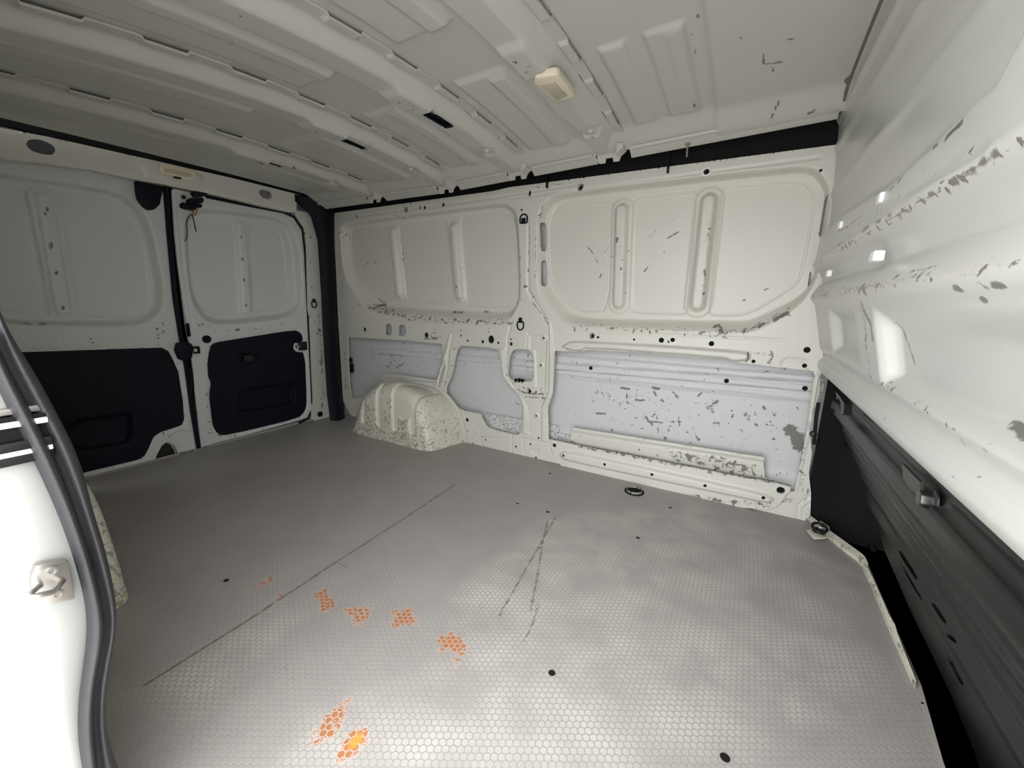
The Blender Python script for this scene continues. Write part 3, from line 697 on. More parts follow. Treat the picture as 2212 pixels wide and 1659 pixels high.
# ---------------------------------------------------------------- wheel arches
def groove_mask(x, z, G):
    m = np.zeros(np.shape(x))
    for (cx, zb, w, zt) in G:
        dx = np.abs(x-cx); d = np.where(z > zb, dx, np.sqrt(dx**2+(z-zb)**2))
        m = np.maximum(m, sm((w-d)/.012))
    return m
def arch(name, ysign, y0, yf, label, G, rr_=.075, dx_=0.0):
    """ysign +1: on the far wall (arch grows towards -y)"""
    face = [(.361, 0), (.395, .07), (.425, .135), (.462, .20), (.52, .268), (.60, .312), (.70, .333), (.80, .325), (.88, .295), (.93, .245), (.97, .17), (1.0, .09), (1.02, 0)]
    def dense(p, n):
        p = np.array(p); s = np.r_[0, np.cumsum(np.linalg.norm(np.diff(p, axis=0), axis=1))]
        t = np.linspace(0, s[-1], n); q = np.stack([np.interp(t, s, p[:, 0]), np.interp(t, s, p[:, 1])], 1)
        for _ in range(30): q[1:-1] = (q[:-2]+2*q[1:-1]+q[2:])/4
        return q
    n = 260; F = dense(face, n); c = np.array([.69, .0])
    rings = []
    dep = abs(y0-yf)
    W_ = dense([(.30, 0), (.34, .09), (.39, .17), (.45, .235), (.53, .275), (.64, .290), (.76, .295), (.85, .290), (.935, .248), (1.0, .187), (1.038, .104), (1.058, 0)], n)
    for t in np.linspace(0, 1, 46):          # from the wall to the edge of the face
        k = t
        rr = rr_
        yy = k*(dep-rr)
        sh = W_*(1-k)+F*k
        rings.append((sh, yy))
    nr = 12
    for a in np.linspace(0, math.pi/2, nr)[1:]:
        ins = rr_*(1-math.cos(a)); dirn = F-c; ln = np.linalg.norm(dirn, axis=1, keepdims=True)
        rings.append((F-dirn/ln*ins*np.array([1, 1]), dep-rr_+rr_*math.sin(a)))
    last = rings[-1][0]
    for k in np.linspace(0, 1, 60)[1:]:
        sh = last.copy(); sh = c+(last-c)*(1-k); sh[:, 0] = last[:, 0]*(1-k)+(.69+(last[:, 0]-.69)*(1-k))*k
        rings.append((sh, dep+.004*math.sin(k*math.pi)))
    V = np.zeros((len(rings), n, 3))
    for i, (sh, yy) in enumerate(rings):
        V[i, :, 0] = sh[:, 0]; V[i, :, 2] = sh[:, 1]; V[i, :, 1] = y0-ysign*yy
    # flatten bottom
    dx = np.gradient(V, axis=0); dy = np.gradient(V, axis=1)
    N_ = np.cross(dx.reshape(-1, 3), dy.reshape(-1, 3)).reshape(V.shape); ln = np.linalg.norm(N_, axis=2, keepdims=True)+1e-12; N_ /= ln
    ctr = np.array([.69, y0, .1]); s = np.sign(((V-ctr)*N_).sum(2, keepdims=True)); N_ *= s
    g = groove_mask(V[:, :, 0], V[:, :, 2], G)
    depth_in = np.abs(V[:, :, 1]-y0); g = g*sm((depth_in-.02)/.03)
    V -= N_*(g*.012)[:, :, None]
    V[:, :, 2] = np.maximum(V[:, :, 2], 0); V[:, :, 0] += dx_
    idx = np.arange(V.shape[0]*n).reshape(V.shape[0], n)
    f = np.stack([idx[:-1, :-1], idx[1:, :-1], idx[1:, 1:], idx[:-1, 1:]], -1).reshape(-1, 4)
    wr = .34+.36*np.clip(1-g, 0, 1)*sm((.30-V[:, :, 2])/.25)+.25*sm((depth_in-dep+.08)/.05)
    wr = np.where(g > .5, .2, wr)
    o = mesh(name, V.reshape(-1, 3), f, ARCH, None, True, {'wear': wr.ravel()})
    tag(o, label, 'wheel arch')
    MB().add([(x, y0-ysign*yy, z) for yy in (.0, .003) for x, z in (W_+np.array([dx_, 0])).tolist()] + [(dx_+.69+(x-.69)*1.06, y0-ysign*yy, z*1.05) for yy in (.003, 0) for x, z in W_.tolist()],
             [[a*n+i, a*n+i+1, (a+1)*n+i+1, (a+1)*n+i] for a in range(3) for i in range(n-1)]).build('mounting_flange', PAINT, o, True)
    return o
def gx(pts):
    out = []
    for (x, y, w) in pts:
        a = T('c4', [(x, y)], 1, 1.43)[0]; out.append((a[0], a[1], w, 9))
    return out
G = gx([(350, 935, .024), (490, 970, .024), (632, 1000, .026), (778, 1030, .026)])
xm = (G[2][0]+G[3][0])/2; zm = T('c4', [(700, 860)], 1, 1.43)[0][1]
G.append((xm, zm+.03, abs(G[3][0]-G[2][0])/2+.02, 9))
arch('wheel_arch', 1, YW-.002, 1.428, 'scuffed white wheel arch with pressed ribs at the foot of the far wall', G)
Gn = [(.45, .1, .024, 9), (.56, .07, .024, 9), (.68, .07, .026, 9), (.80, .07, .026, 9)]
arch('wheel_arch', -1, -.03, .205, 'scratched white wheel arch half hidden behind the door seal', Gn, .040, .045)
RAMP = MB()
_q = T('c4', [(455, 640), (545, 515), (600, 518), (1000, 578), (995, 640), (960, 650), (880, 622), (560, 592), (470, 650)], 1, YW+.02)
RAMP.prism(_q, 1, YW+.015, YW+.02)
ar = RAMP.build('arch_bracket', PAINT); tag(ar, 'white angled bracket edge rising behind the far wheel arch', 'bracket')

# ---------------------------------------------------------------- rear corner column (black trim) and rear post
col_o = T('c1', [(2035, 640), (2150, 640), (2160, 900), (2185, 1659)], 0, .075)
p1 = P(680, 430, 0, .06); p2 = P(706, 905, 0, .10)
def column():
    v = []; f = []
    L_ = [(640, 424, .05), (672, 470, .06), (686, 520, .06), (694, 640, .07), (700, 760, .09), (706, 850, .10), (713, 908, .11)]
    R_ = [(724, 436, 1.64), (722, 470, 1.64), (722, 520, 1.64), (726, 640, 1.64), (732, 760, 1.64), (739, 850, 1.64), (746, 908, 1.60)]
    for (a, b) in zip(L_, R_):
        l = P(a[0], a[1], 0, a[2]); r = P(b[0], b[1], 1, b[2])
        for t in np.linspace(0, 1, 9):
            q = l*(1-t)+r*t; q[0] += .03*math.sin(t*math.pi); q[1] -= .01*math.sin(t*math.pi); v.append(q)
    for i in range(len(L_)-1):
        for j in range(8): a = i*9+j; f.append([a, a+9, a+10, a+1])
    return v, f
v, f = column()
colm = mesh('corner_trim', v, f, BLACK, None, True); tag(colm, 'tall black plastic corner trim between rear door frame and far wall', 'trim')
sb = MB()
for (y0, y1, n) in [(760, 830, 10), (848, 890, 7)]:
    for k in range(n):
        yy = 708+((y0-708)+(y1-y0)*k/n) if False else None
for a, b, n, xo in [(735, 772, 8, 729), (852, 895, 9, 733)]:
    for k in range(n):
        vv = a+(b-a)*k/n; p = P(xo-(4 if a > 800 else 4), vv, 1, 1.585)
        sb.box((p[0]+.008, p[1], p[2]), (.030, .006, .0035))
sb.build('vent_slots', VOID, colm)

# ---------------------------------------------------------------- rear doors
def rdoor(name, yr, feat, outline, holes, num):
    o = sheet(name, 0, yr, (-.02, 1.34), .005, 0.0, 1, feat, DOORP, outline=outline, holes=holes, rim=.01)
    return tag(o, kind='structure')
DR = .042
def c12(p1, p2=(), val=0.0): return (T('c1', p1, 0, val) if p1 else [])+(T('c2', p2, 0, val) if p2 else [])
# left leaf
outL = T('c1', [(1062, 600), (1085, 900), (1130, 1350)], 0, 0)+T('c2', [(1165, 100), (1215, 420), (1240, 640), (1272, 855)], 0, 0)+[(.80, .0), (.70, -.01)]+\
    T('c2', [(1180, 910), (1150, 895), (1130, 850), (1080, 820), (1045, 845), (1015, 900), (1000, 940)], 0, 0)+[(.60, .004), (.05, .004), (.05, 1.31), (.80, 1.31)]
trimL = T('c2', [(1045, 212), (1090, 235), (1120, 290), (1155, 370), (1185, 560), (1192, 680), (1175, 715), (1040, 760), (995, 790), (960, 870), (935, 915), (890, 940), (560, 1018)], 0, 0)
trimL += [(.08, trimL[-1][1]-.005), (.08, T('c2', [(150, 225)], 0, 0)[0][1])]
winLo = rnd([(.04, 1.22)]+T('c1', [(0, 520), (500, 590), (800, 650), (950, 780), (1010, 960), (1070, 1300), (1040, 1430), (900, 1510), (760, 1520), (0, 1500)], 0, 0)+[(.04, .72)], 1)
winLi = rnd([(.07, 1.19)]+T('c1', [(0, 560), (500, 625), (760, 680), (880, 800), (940, 960), (1000, 1300), (985, 1400), (870, 1470), (0, 1470)], 0, -DR)+[(.07, .74)], 1)
def featL(R):
    R.recess(winLo, winLi, DR)
    q = rnd(T('c1', [(365, 680), (700, 730), (850, 830), (905, 920), (965, 1340), (930, 1420), (850, 1445), (510, 1440), (450, 1400)], 0, -DR), 1); R.pad(q, .01, -.005); R.groove(q, .0042, .0065, True)
    q = [(.09, 1.15)]+T('c1', [(150, 640), (200, 820), (310, 1400), (300, 1440)], 0, -DR)+[(.09, .77)]; R.pad(q, .01, -.005); R.groove(q, .0042, .0065, True)
    a, b = T('c1', [(285, 690), (405, 1400)], 0, -DR); R.caps(a, b, .050, .040, .005); R.caps(a, b, .030, .016, .008)
    R.groove(trimL, .012, .005, True)
    R.pad(T('c2', [(1080, 790), (1150, 740), (1235, 745), (1250, 850), (1180, 865), (1130, 830)], 0, 0), .01, -.008)
    R.wornline(T('c1', [(1010, 1540), (1070, 1490), (1000, 1610)], 0, 0), .03, .8); R.wornline(T('c1', [(150, 1610), (700, 1600)], 0, 0), .02, .5); R.wornline(T('c2', [(700, 980), (930, 920), (1010, 800), (1190, 700)], 0, 0), .02, .6)
    R.wornline(T('c2', [(1150, 300), (1210, 700)], 0, 0), .015, .6)
hL = [trimL]+[rnd(T('c1', p, 0, -.02), 1) for p in ([(130, 1490), (165, 1484), (205, 1490), (170, 1500)], [(235, 1492), (270, 1486), (305, 1494), (270, 1503)],
      [(315, 975), (340, 960), (350, 1000), (325, 1015)], [(355, 1155), (378, 1150), (380, 1175), (358, 1175)], [(400, 1380), (420, 1375), (424, 1400), (404, 1404)], [(300, 740), (318, 735), (320, 765), (302, 770)], [(290, 775), (304, 775), (304, 790), (290, 790)])]
doorL = rdoor('door_1', (.04, .86), featL, outL, hL, 1)
tag(doorL, 'near leaf of the white rear doors, large black lower trim')
mnt = sheet('lower_trim_panel', 0, (.05, .84), (-.02, .66), .008, -.006, 1,
            lambda R: (R.pad(rnd(T('c2', [(400, 690), (850, 625), (870, 640), (865, 800), (820, 850), (450, 900)], 0, 0), 1), .02, -.03),), BLACK, doorL,
            outline=rnd([(p[0]*1.0, p[1]) for p in trimL], 0), rim=.002)
MB().box((-.05, .45, .65), (.004, .9, 1.4)).build('outer_skin', PAINT, doorL)
# right leaf
outR = T('c1', [(1118, 620), (1150, 625), (1400, 690), (1840, 765), (1900, 800), (1960, 900), (1975, 1100), (1990, 1500)], 0, 0)+T('c2', [(2000, 300), (2015, 600), (1985, 665), (1900, 690), (1540, 790), (1380, 830), (1330, 862), (1300, 860),
     (1265, 560), (1240, 300)], 0, 0)+T('c1', [(1200, 1500), (1130, 900)], 0, 0)
trimR = rnd(T('c2', [(1360, 205), (1385, 180), (1600, 145), (1900, 98), (1945, 115), (1962, 160), (1940, 185), (1905, 180), (1895, 215), (1915, 240), (1972, 245), (1985, 560), (1975, 620), (1930, 670), (1470, 780), (1410, 772), (1375, 720), (1352, 520), (1365, 440), (1345, 400), (1342, 300)], 0, 0), 1)
winRo = rnd(T('c1', [(1180, 900), (1200, 800), (1290, 740), (1400, 748), (1800, 800), (1890, 860), (1945, 1000), (1965, 1330), (1920, 1430), (1820, 1470), (1420, 1510), (1310, 1480), (1220, 1330)], 0, 0), 2)
winRi = rnd(T('c1', [(1210, 900), (1225, 820), (1300, 785), (1400, 785), (1760, 830), (1840, 880), (1880, 1000), (1915, 1340), (1880, 1400), (1790, 1430), (1430, 1465), (1340, 1440), (1250, 1330)], 0, -DR), 2)
def featR(R):
    R.recess(winRo, winRi, DR)
    q = rnd(T('c1', [(1220, 900), (1250, 830), (1490, 832), (1500, 850), (1535, 1415), (1520, 1430), (1390, 1432), (1290, 1370), (1225, 1270)], 0, -DR), 1); R.pad(q, .01, -.005); R.groove(q, .0042, .0065, True)
    q = rnd(T('c1', [(1610, 860), (1740, 875), (1820, 920), (1855, 1320), (1800, 1395), (1640, 1410), (1625, 1390)], 0, -DR), 1); R.pad(q, .01, -.005); R.groove(q, .0042, .0065, True)
    a, b = T('c1', [(1557, 860), (1592, 1400)], 0, -DR); R.caps(a, b, .042, .032, .005); R.caps(a, b, .024, .012, .008)
    R.groove(trimR, .010, .005, True)
    R.groove(T('c1', [(1120, 640), (1160, 1100), (1230, 1560)], 0, 0), .012, .012)
    R.wornline(T('c2', [(1290, 70), (1400, 100), (1520, 110), (1840, 60)], 0, 0), .02, .7); R.wornline(T('c2', [(1330, 500), (1360, 760), (1500, 790), (1900, 690)], 0, 0), .015, .7)
hR = [trimR]+[rnd(T('c1', p, 0, -.02), 1) for p in ([(1676, 1440), (1695, 1436), (1714, 1442), (1695, 1450)], [(1728, 1436), (1745, 1431), (1765, 1437), (1747, 1444)],
      [(1564, 1065), (1578, 1065), (1578, 1085), (1564, 1085)], [(1574, 1200), (1588, 1200), (1588, 1220), (1574, 1220)], [(1588, 1364), (1602, 1364), (1602, 1384), (1588, 1384)], [(1558, 928), (1570, 928), (1570, 940), (1558, 940)])]
doorR = rdoor('door_2', (.80, 1.60), featR, outR, hR, 2)
tag(doorR, 'far leaf of the white rear doors, smaller black trim and lock')
def trR(R):
    R.pad(rnd(T('c2', [(1550, 255), (1570, 248), (1680, 262), (1690, 290), (1640, 308), (1555, 312)], 0, 0), 1), .006, -.02)
    R.pad(rnd(T('c2', [(1540, 490), (1850, 440), (1905, 445), (1915, 540), (1900, 580), (1560, 640), (1545, 600)], 0, 0), 1), .012, -.03)
tr = sheet('lower_trim_panel', 0, (.84, 1.56), (.0, .66), .006, -.006, 1, trR, BLACK, doorR, outline=trimR, rim=.002)
MB().box((-.05, 1.22, .65), (.004, .78, 1.4)).build('outer_skin', PAINT, doorR)
p = P(*[a for a in (0+1335*.33454, 680+158*.33454)], 0, .002)
MB().lathe((.0, p[1], p[2]), 0, [(.020, .0), (.020, .004), (.016, .006), (.002, .004)], 20).build('rubber_plug', BLACK, doorR, True)
def bx(cr, x0, y0, x1, y1, val, th, name, mat, parent, bev=.004, ax=0):
    ox, oy, s = CR[cr]; a = P(ox+x0*s, oy+y0*s, ax, val); b = P(ox+x1*s, oy+y1*s, ax, val)
    c = (a+b)/2; d = np.abs(b-a); d[ax] = th; c[ax] += th/2
    return MB().box(tuple(c), tuple(d), bev=bev).build(name, mat, parent, True)
def poly(cr, pts, val, lo, hi, name, mat, parent, ax=0, bev=0):
    return MB().prism(T(cr, pts, ax, val), ax, lo, hi, bev).build(name, mat, parent, bool(bev))
poly('c2', [(1135, 230), (1145, 185), (1185, 173), (1225, 180), (1243, 200), (1240, 270), (1200, 298), (1160, 290)], .03, .003, .04, 'lock_cover', BLACK, doorL, bev=.006)
poly('c2', [(1212, 345), (1225, 338), (1240, 350), (1250, 465), (1228, 470)], .02, .003, .03, 'lower_lock_cover', BLACK, doorL, bev=.004)
bx('c2', 1240, 205, 1290, 248, .03, .010, 'latch_striker', BLACK, doorR); bx('c2', 1244, 218, 1272, 240, .042, .012, 'striker_bar', STEEL, doorR)
bx('c2', 1922, 175, 1972, 225, .004, .022, 'lock_mechanism', DARKM, doorR); bx('c2', 1905, 196, 1925, 215, .004, .02, 'lock_pawl', STEEL, doorR)
bx('c1', 1196, 1490, 1230, 1575, .0, .004, 'side_socket', VOID, doorR); bx('c2', 1570, 262, 1640, 300, -.02, .012, 'pull_handle', DARKM, tr)
# floor-level latch tower showing in the arched cut-out
poly('c2', [(1005, 950), (1018, 900), (1045, 860), (1078, 828), (1120, 850), (1140, 880), (1150, 925)], 0, -.04, -.03, 'lower_latch', plain('dark_grease', (.02, .022, .018), .4), doorL)
# gaps around the leaves: dark rubber
def ribbon(name, cr_pts, ax, val, r, mat, parent=None, label=None, cat=None, off=0.0, close=False):
    pts = []
    for cr, x, y in cr_pts:
        ox, oy, s = CR[cr]; q = P(ox+x*s, oy+y*s, ax, val); q[ax] += off; pts.append(q)
    o = MB().tube(pts, r, 8, close).build(name, mat, parent, True)
    if label: tag(o, label, cat)
    return o
ribbon('rubber_seal', [('c1', 1068, 600), ('c1', 1090, 900), ('c1', 1130, 1330), ('c1', 1165, 1560), ('c2', 1205, 340), ('c2', 1245, 640), ('c2', 1282, 860)], 0, .006, .010, BLACK, None,
       'upright black rubber seal where the two rear door leaves meet', 'seal')
ribbon('rubber_seal', [('c1', 1330, 672), ('c1', 1600, 728), ('c1', 1830, 772), ('c1', 1900, 805), ('c1', 1955, 890), ('c1', 1972, 1050), ('c1', 1985, 1350), ('c1', 2000, 1640), ('c2', 2010, 400), ('c2', 2018, 600), ('c2', 1990, 668), ('c2', 1930, 700)], 0, .004, .007, BLACK, None,
       'thin black seal around the far rear door leaf beside the post', 'seal')
# rear frame: post, header, dark gap
post_out = T('c1', [(1995, 900), (1900, 785), (2000, 690), (2040, 800), (2062, 900), (2080, 1500)], 0, .02)+T('c2', [(2090, 200), (2120, 450), (2135, 690), (2050, 692), (2020, 672), (2030, 300), (2005, 20)], 0, .02)
post_out = T('c1', [(1905, 790), (1900, 690), (1980, 700), (2040, 770), (2062, 900), (2080, 1500)], 0, .02)+T('c2', [(2090, 200), (2120, 450), (2138, 690), (2050, 692), (2010, 672), (2024, 560), (2012, 300), (2000, 20)], 0, .02)+T('c1', [(1992, 1400), (1980, 1000), (1965, 880)], 0, .02)
post = sheet('trim_2', 0, (1.38, 1.62), (-.01, 1.34), .005, .02, 1, lambda R: R.wornline(T('c2', [(2060, 0), (2080, 300), (2085, 600)], 0, .02), .02, 1.0), PAINT, outline=post_out, rim=.03,
             holes=[circ(T('c1', [q], 0, .02)[0], .006) for q in ((2006, 935), (2004, 1095), (2014, 1260))]+[circ(T('c2', [q], 0, .02)[0], .007) for q in ((2030, 45), (2050, 120), (2060, 300))])
tag(post, 'white rear door post', kind='structure')
p = P(0+2070*.33454, 680+642*.33454, 0, .03)
rp = MB().lathe((.022, p[1], p[2]), 0, [(.018, 0), (.018, .006), (.013, .009), (.011, .004), (.002, .004)], 22).build('rubber_plug', BLACK, None, True); tag(rp, 'round black rubber plug at the foot of the rear door post', 'plug')
head_out = [(-.02, 1.385), (.5, 1.375)]+T('c1', [(2050, 690), (1980, 700), (1925, 700), (1930, 760), (1900, 780), (1840, 760), (1370, 655), (1120, 610), (860, 565), (600, 520), (250, 460), (0, 430)], 0, .045)+[(-.02, 1.21)]
head_out = [(-.02, 1.352), (.30, 1.352)]+T('c1', [(0, 226), (300, 283), (860, 408), (1500, 552), (2000, 676), (1925, 674), (1915, 720), (1915, 770), (1890, 775), (1700, 735), (1370, 655), (1120, 605), (860, 560), (600, 500), (250, 455), (0, 430)], 0, .045)+[(-.02, 1.18)]
def headf(R):
    q = rnd(T('c1', [(960, 600), (870, 410), (1330, 520), (1280, 640)], 0, .045), 1); R.pad(q, .015, .008)
    R.groove(T('c1', [(0, 415), (250, 440), (600, 500), (1120, 600), (1370, 650), (1890, 770)], 0, .045), .006, .006)
hd = sheet('trim_3', 0, (-.02, 1.62), (1.10, 1.40), .005, .045, 1, headf, PAINT, outline=head_out, rim=.03,
           holes=[rnd(T('c1', [(165, 335), (185, 302), (250, 300), (330, 330), (362, 365), (345, 402), (280, 400), (200, 375)], 0, .045), 1), rnd(T('c1', [(1668, 650), (1680, 626), (1730, 632), (1757, 660), (1750, 690), (1700, 685)], 0, .045), 1)])
tag(hd, 'white header beam over the rear doors', kind='structure')
for ya_, yb_ in ((.30, .85), (1.30, 1.55)): MB().box((.036, (ya_+yb_)/2, 1.305), (.004, yb_-ya_, .07)).build('hole_backing', GREYW, hd)
MB().box((.012, .82, 1.41), (.006, 1.74, .12)).build('gap_seal', VOID, hd)
lamp = empty('interior_lamp', tuple(P(380, 372, 0, .055)), 'yellowed rectangular lamp on the header above the rear doors', 'lamp')
poly('c1', [(1030, 462), (1045, 455), (1250, 500), (1262, 515), (1255, 565), (1240, 572), (1045, 525), (1028, 510)], .056, .054, .064, 'housing', LAMPM, lamp, bev=.002); _h = lamp.children[0]
poly('c1', [(1060, 485), (1235, 522), (1230, 550), (1058, 512)], .064, .064, .066, 'lens', LAMPD, _h)
poly('c1', [(1120, 540), (1170, 548), (1168, 560), (1122, 552)], .066, .064, .067, 'switch', DARKM, _h)
hg = poly('c1', [(878, 570), (1062, 605), (1040, 690), (1035, 720), (1000, 755), (960, 758), (930, 735), (895, 690), (885, 650)], .03, .004, .03, 'check_strap_cover', BLACK, None, bev=.004)
tag(hg, 'black wedge-shaped cover hanging at top centre where the rear doors meet', 'cover')
lt = empty('upper_door_latch', tuple(P(410, 430, 0, .03)), 'black rear door latch with loose wires under the header', 'latch')
def e2poly(pts, lo, hi, name, mat, bev=.003): return MB().prism(T('e2', pts, 0, lo), 0, lo, hi, bev).build(name, mat, lt, True)
e2poly([(880, 530), (1000, 450), (1150, 440), (1250, 480), (1240, 560), (1120, 620), (950, 620)], .004, .035, 'upper_housing', BLACK)
e2poly([(780, 690), (860, 650), (1100, 640), (1140, 690), (1120, 760), (1000, 800), (800, 780)], .004, .04, 'body', BLACK)
e2poly([(620, 800), (660, 755), (800, 770), (1000, 790), (1120, 800), (1110, 880), (1010, 870), (930, 950), (720, 910), (640, 870)], .004, .032, 'lower_arm', BLACK)
pp = P(330+728*.09042, 370+620*.09042, 0, .004)
MB().lathe((.004, pp[1], pp[2]), 0, [(.009, 0), (.009, .006), (.002, .007)], 16).build('button', DARKM, lt, True)
W_ = lambda pts, x=.03: [P(330+a*.09042, 370+b*.09042, 0, x) for a, b in pts]
MB().tube(W_([(930, 930), (960, 1010), (1000, 1060), (1045, 1000), (1060, 900), (1090, 850)]), .0022, 6).tube(W_([(990, 870), (970, 960), (1010, 1040)]), .0018, 6).build('orange_wires', WIREO, lt, True)
MB().tube(W_([(920, 1020), (860, 1080), (810, 1180), (800, 1290), (825, 1400), (820, 1560), (790, 1640), (760, 1660)]), .0018, 6).build('wire', VOID, lt, True)
MB().tube(W_([(930, 1020), (960, 1100), (990, 1220), (1010, 1340), (1040, 1440)]), .0022, 6).build('wire', VOID, lt, True)
corn = poly('c1', [(1912, 655), (2000, 668), (2060, 690), (2150, 700), (2145, 800), (2060, 830), (2020, 780), (1960, 740), (1915, 700)], .06, .045, .052, 'corner_trim', BLACK, None)
tag(corn, 'black corner piece where header, ceiling and far wall meet', 'trim')

# ---------------------------------------------------------------- ceiling
YE = 1.55
def zf(x, y):
    """roof height: rises towards the front, cambered across"""
    return 1.352+.040*x-(.005+.115*np.clip(x, 0, 1))*(y-.95)**2
def zb(y, x=1.5): return zf(x, y)-.028
XB = [1.898, 1.496, 1.103, .614]          # front edge of each bow
def z_skin(A, B): return zf(A, B)+.002-.034*sm((B-1.44)/.10)
def ceil_feat(R):
    X, Y = R.X, R.Y
    bays = [(.20, .43), (.63, .92), (1.12, 1.315), (1.51, 1.72)]
    for k, (a, b) in enumerate(bays):
        w = b-a
        for (y0, y1) in ((.0, .745), (.96, 1.46)):
            R.pad([(a+.015, y0), (b-.02, y0), (b-.02, y1), (a+.015, y1)], .016, .010)
            R.pad([(b-w*.42, y0+.02), (b-.02, y0+.02), (b-.02, y1-.0), (b-w*.42, y1-.0)], .012, .008)
    for (y0, y1) in ((.04, .62), (1.02, 1.45)):
        R.pad([(1.94, y0), (2.02, y0), (2.02, y1), (1.94, y1)], .014, .010)
        R.pad([(2.055, y0), (2.155, y0), (2.155, y1), (2.055, y1)], .012, .008); R.pad([(2.105, y0+.02), (2.16, y0), (2.16, y1), (2.105, y1)], .010, .004)
    R.h += .012*sm((X-2.185)/.022)
    R.groove([(2.36, .0), (2.36, 1.5)], .004, .0015)
    R.wear += .04
_cf = ceil_feat
def ceil_feat(R):
    _cf(R)
    for pts, w, k in [([(1340, 335), (1345, 390), (1400, 388)], .006, 1), ([(1400, 388), (1470, 380)], .008, .85), ([(1410, 625), (1455, 575)], .006, .95), ([(1655, 588), (1695, 575)], .008, 1), ([(905, 330), (897, 365)], .006, .9), ([(920, 115), (918, 145)], .006, .9),
                      ([(1505, 250), (1530, 250)], .007, .95), ([(1400, 405), (1412, 432)], .005, .85), ([(1490, 320), (1515, 315)], .005, .8), ([(900, 610), (905, 625)], .008, .95), ([(850, 545), (860, 582)], .005, .7), ([(735, 708), (740, 712)], .005, .8), ([(1460, 645), (1500, 665)], .004, .5), ([(870, 240), (880, 250)], .006, .7), ([(1345, 180), (1347, 184)], .005, .9)]:
        R.mark(T('d3', pts, 2, 1.43), w*.62, k)
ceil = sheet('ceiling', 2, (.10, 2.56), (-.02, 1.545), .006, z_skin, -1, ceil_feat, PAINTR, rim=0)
tag(ceil, 'white pressed steel roof skin', kind='structure')
def bow_center(i): return XB[i]
def make_bow(i, label):
    xe = XB[i]; x0 = xe-.17
    def feat(R):
        X, Y = R.X, R.Y
        # hat section: 0 at the skin side, h towards the floor
        t = (X-x0)
        lo = .004
        left = sm(t/.022); flank = 1-sm((t-.088)/.050)
        R.h += .030*left*flank*1.0
        R.h += .011*sm((1.0-Y)/.008)*sm((Y-.83)/.04)*sm((t-.012)/.02)*(1-sm((t-.082)/.03))
        # cast tabs along the front flange
        s = (Y*5.3) % 1.0
        R.h += .008*sm((t-.141)/.004)*np.where(s < .5, 1, 0)*sm(np.minimum(s, .5-s)/.025)
        for xc_, yc in ([(.078, 1.38), (.068, 1.346), (.060, 1.35), (.068, 1.31)][i],):
            d = np.sqrt((X-(x0+xc_))**2+(Y-yc)**2)
            R.h += -.007*sm((.040-d)/.010)+.010*sm((.014-d)/.010)
        R.wear += .05; R.wornline([(x0+.05, .98), (x0+.09, 1.1)], .03, .6)
    yl = YE
    out = [(x0-.0, .0), (xe, .0), (xe, yl), (x0+.05, yl), (x0+.045, 1.30), (x0, 1.15)]
    if i: out = [(x0, .0), (xe, .0), (xe, yl), (x0+.045, yl), (x0+.045, 1.36), (x0, 1.22)]
    hs = [circ((x0+[.078, .068, .060, .068][i], [1.38, 1.346, 1.35, 1.31][i]), .006), circ((x0+.045, .90), .007), circ((x0+.070, .935), .006), circ((x0+.050, .955), .006), circ((x0+.085, .975), .005), circ((x0+.075, 1.42), .006), circ((x0+.06, 1.44), .005)]
    SK = [None, (.030, .082, 1.01, 1.14), (.020, .062, .985, 1.12), (.042, .072, .95, 1.07)][i]
    if SK: hs.append(rnd([(x0+SK[0], SK[2]), (x0+SK[1], SK[2]), (x0+SK[1], SK[3]), (x0+SK[0], SK[3])], 1))
    for yy in (.25, .60, 1.10, 1.32): hs.append([(x0+.137, yy), (x0+.141, yy), (x0+.141, yy+.045), (x0+.137, yy+.045)])
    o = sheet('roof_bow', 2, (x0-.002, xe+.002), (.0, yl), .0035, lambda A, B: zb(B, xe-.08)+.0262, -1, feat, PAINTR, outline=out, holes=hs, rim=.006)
    tag(o, label, 'roof bow', 'cross bows under the roof')
    # end bracket
    zz = zb(YE, xe-.08); m = MB()
    prof = [(x0+.052, zz+.01), (x0+.052, zz-.020), (x0+.062, zz-.034), (x0+.086, zz-.034), (x0+.088, zz-.018), (x0+.114, zz-.018), (x0+.118, zz-.034), (x0+.140, zz-.034), (x0+.148, zz-.012), (x0+.165, zz-.004), (x0+.165, zz+.02)]
    m.prism(prof, 1, YE-.004, YE+.001)
    m.prism([(x0+.14, zz+.012), (x0+.165, zz+.012), (x0+.165, zz-.002), (x0+.14, zz-.022)], 1, YE-.05, YE+.001)
    m.build('end_bracket', PAINTR, o)
    if SK:
        xm_, ym_ = x0+(SK[0]+SK[1])/2, (SK[2]+SK[3])/2; zz = zb(ym_, xe-.08)
        MB().box((xm_, ym_, zz+.014), (SK[1]-SK[0]+.006, SK[3]-SK[2]+.006, .004)).build('socket_backing', VOID, o)
        MB().box((xm_-(SK[1]-SK[0])*.38, ym_, zz+.004), (.006, (SK[3]-SK[2])*.9, .010), bev=.002).box((xm_, SK[3]-.008, zz+.002), (SK[1]-SK[0], .010, .010), bev=.002).build('socket_clip', BLACK, o)
    return o
make_bow(0, 'white roof bow nearest the bulkhead, with the square lamp on it')
make_bow(1, 'white roof bow second from the bulkhead, with a larger black socket')
make_bow(2, 'white roof bow third from the bulkhead, with a small black socket')
make_bow(3, 'white roof bow nearest the rear doors')
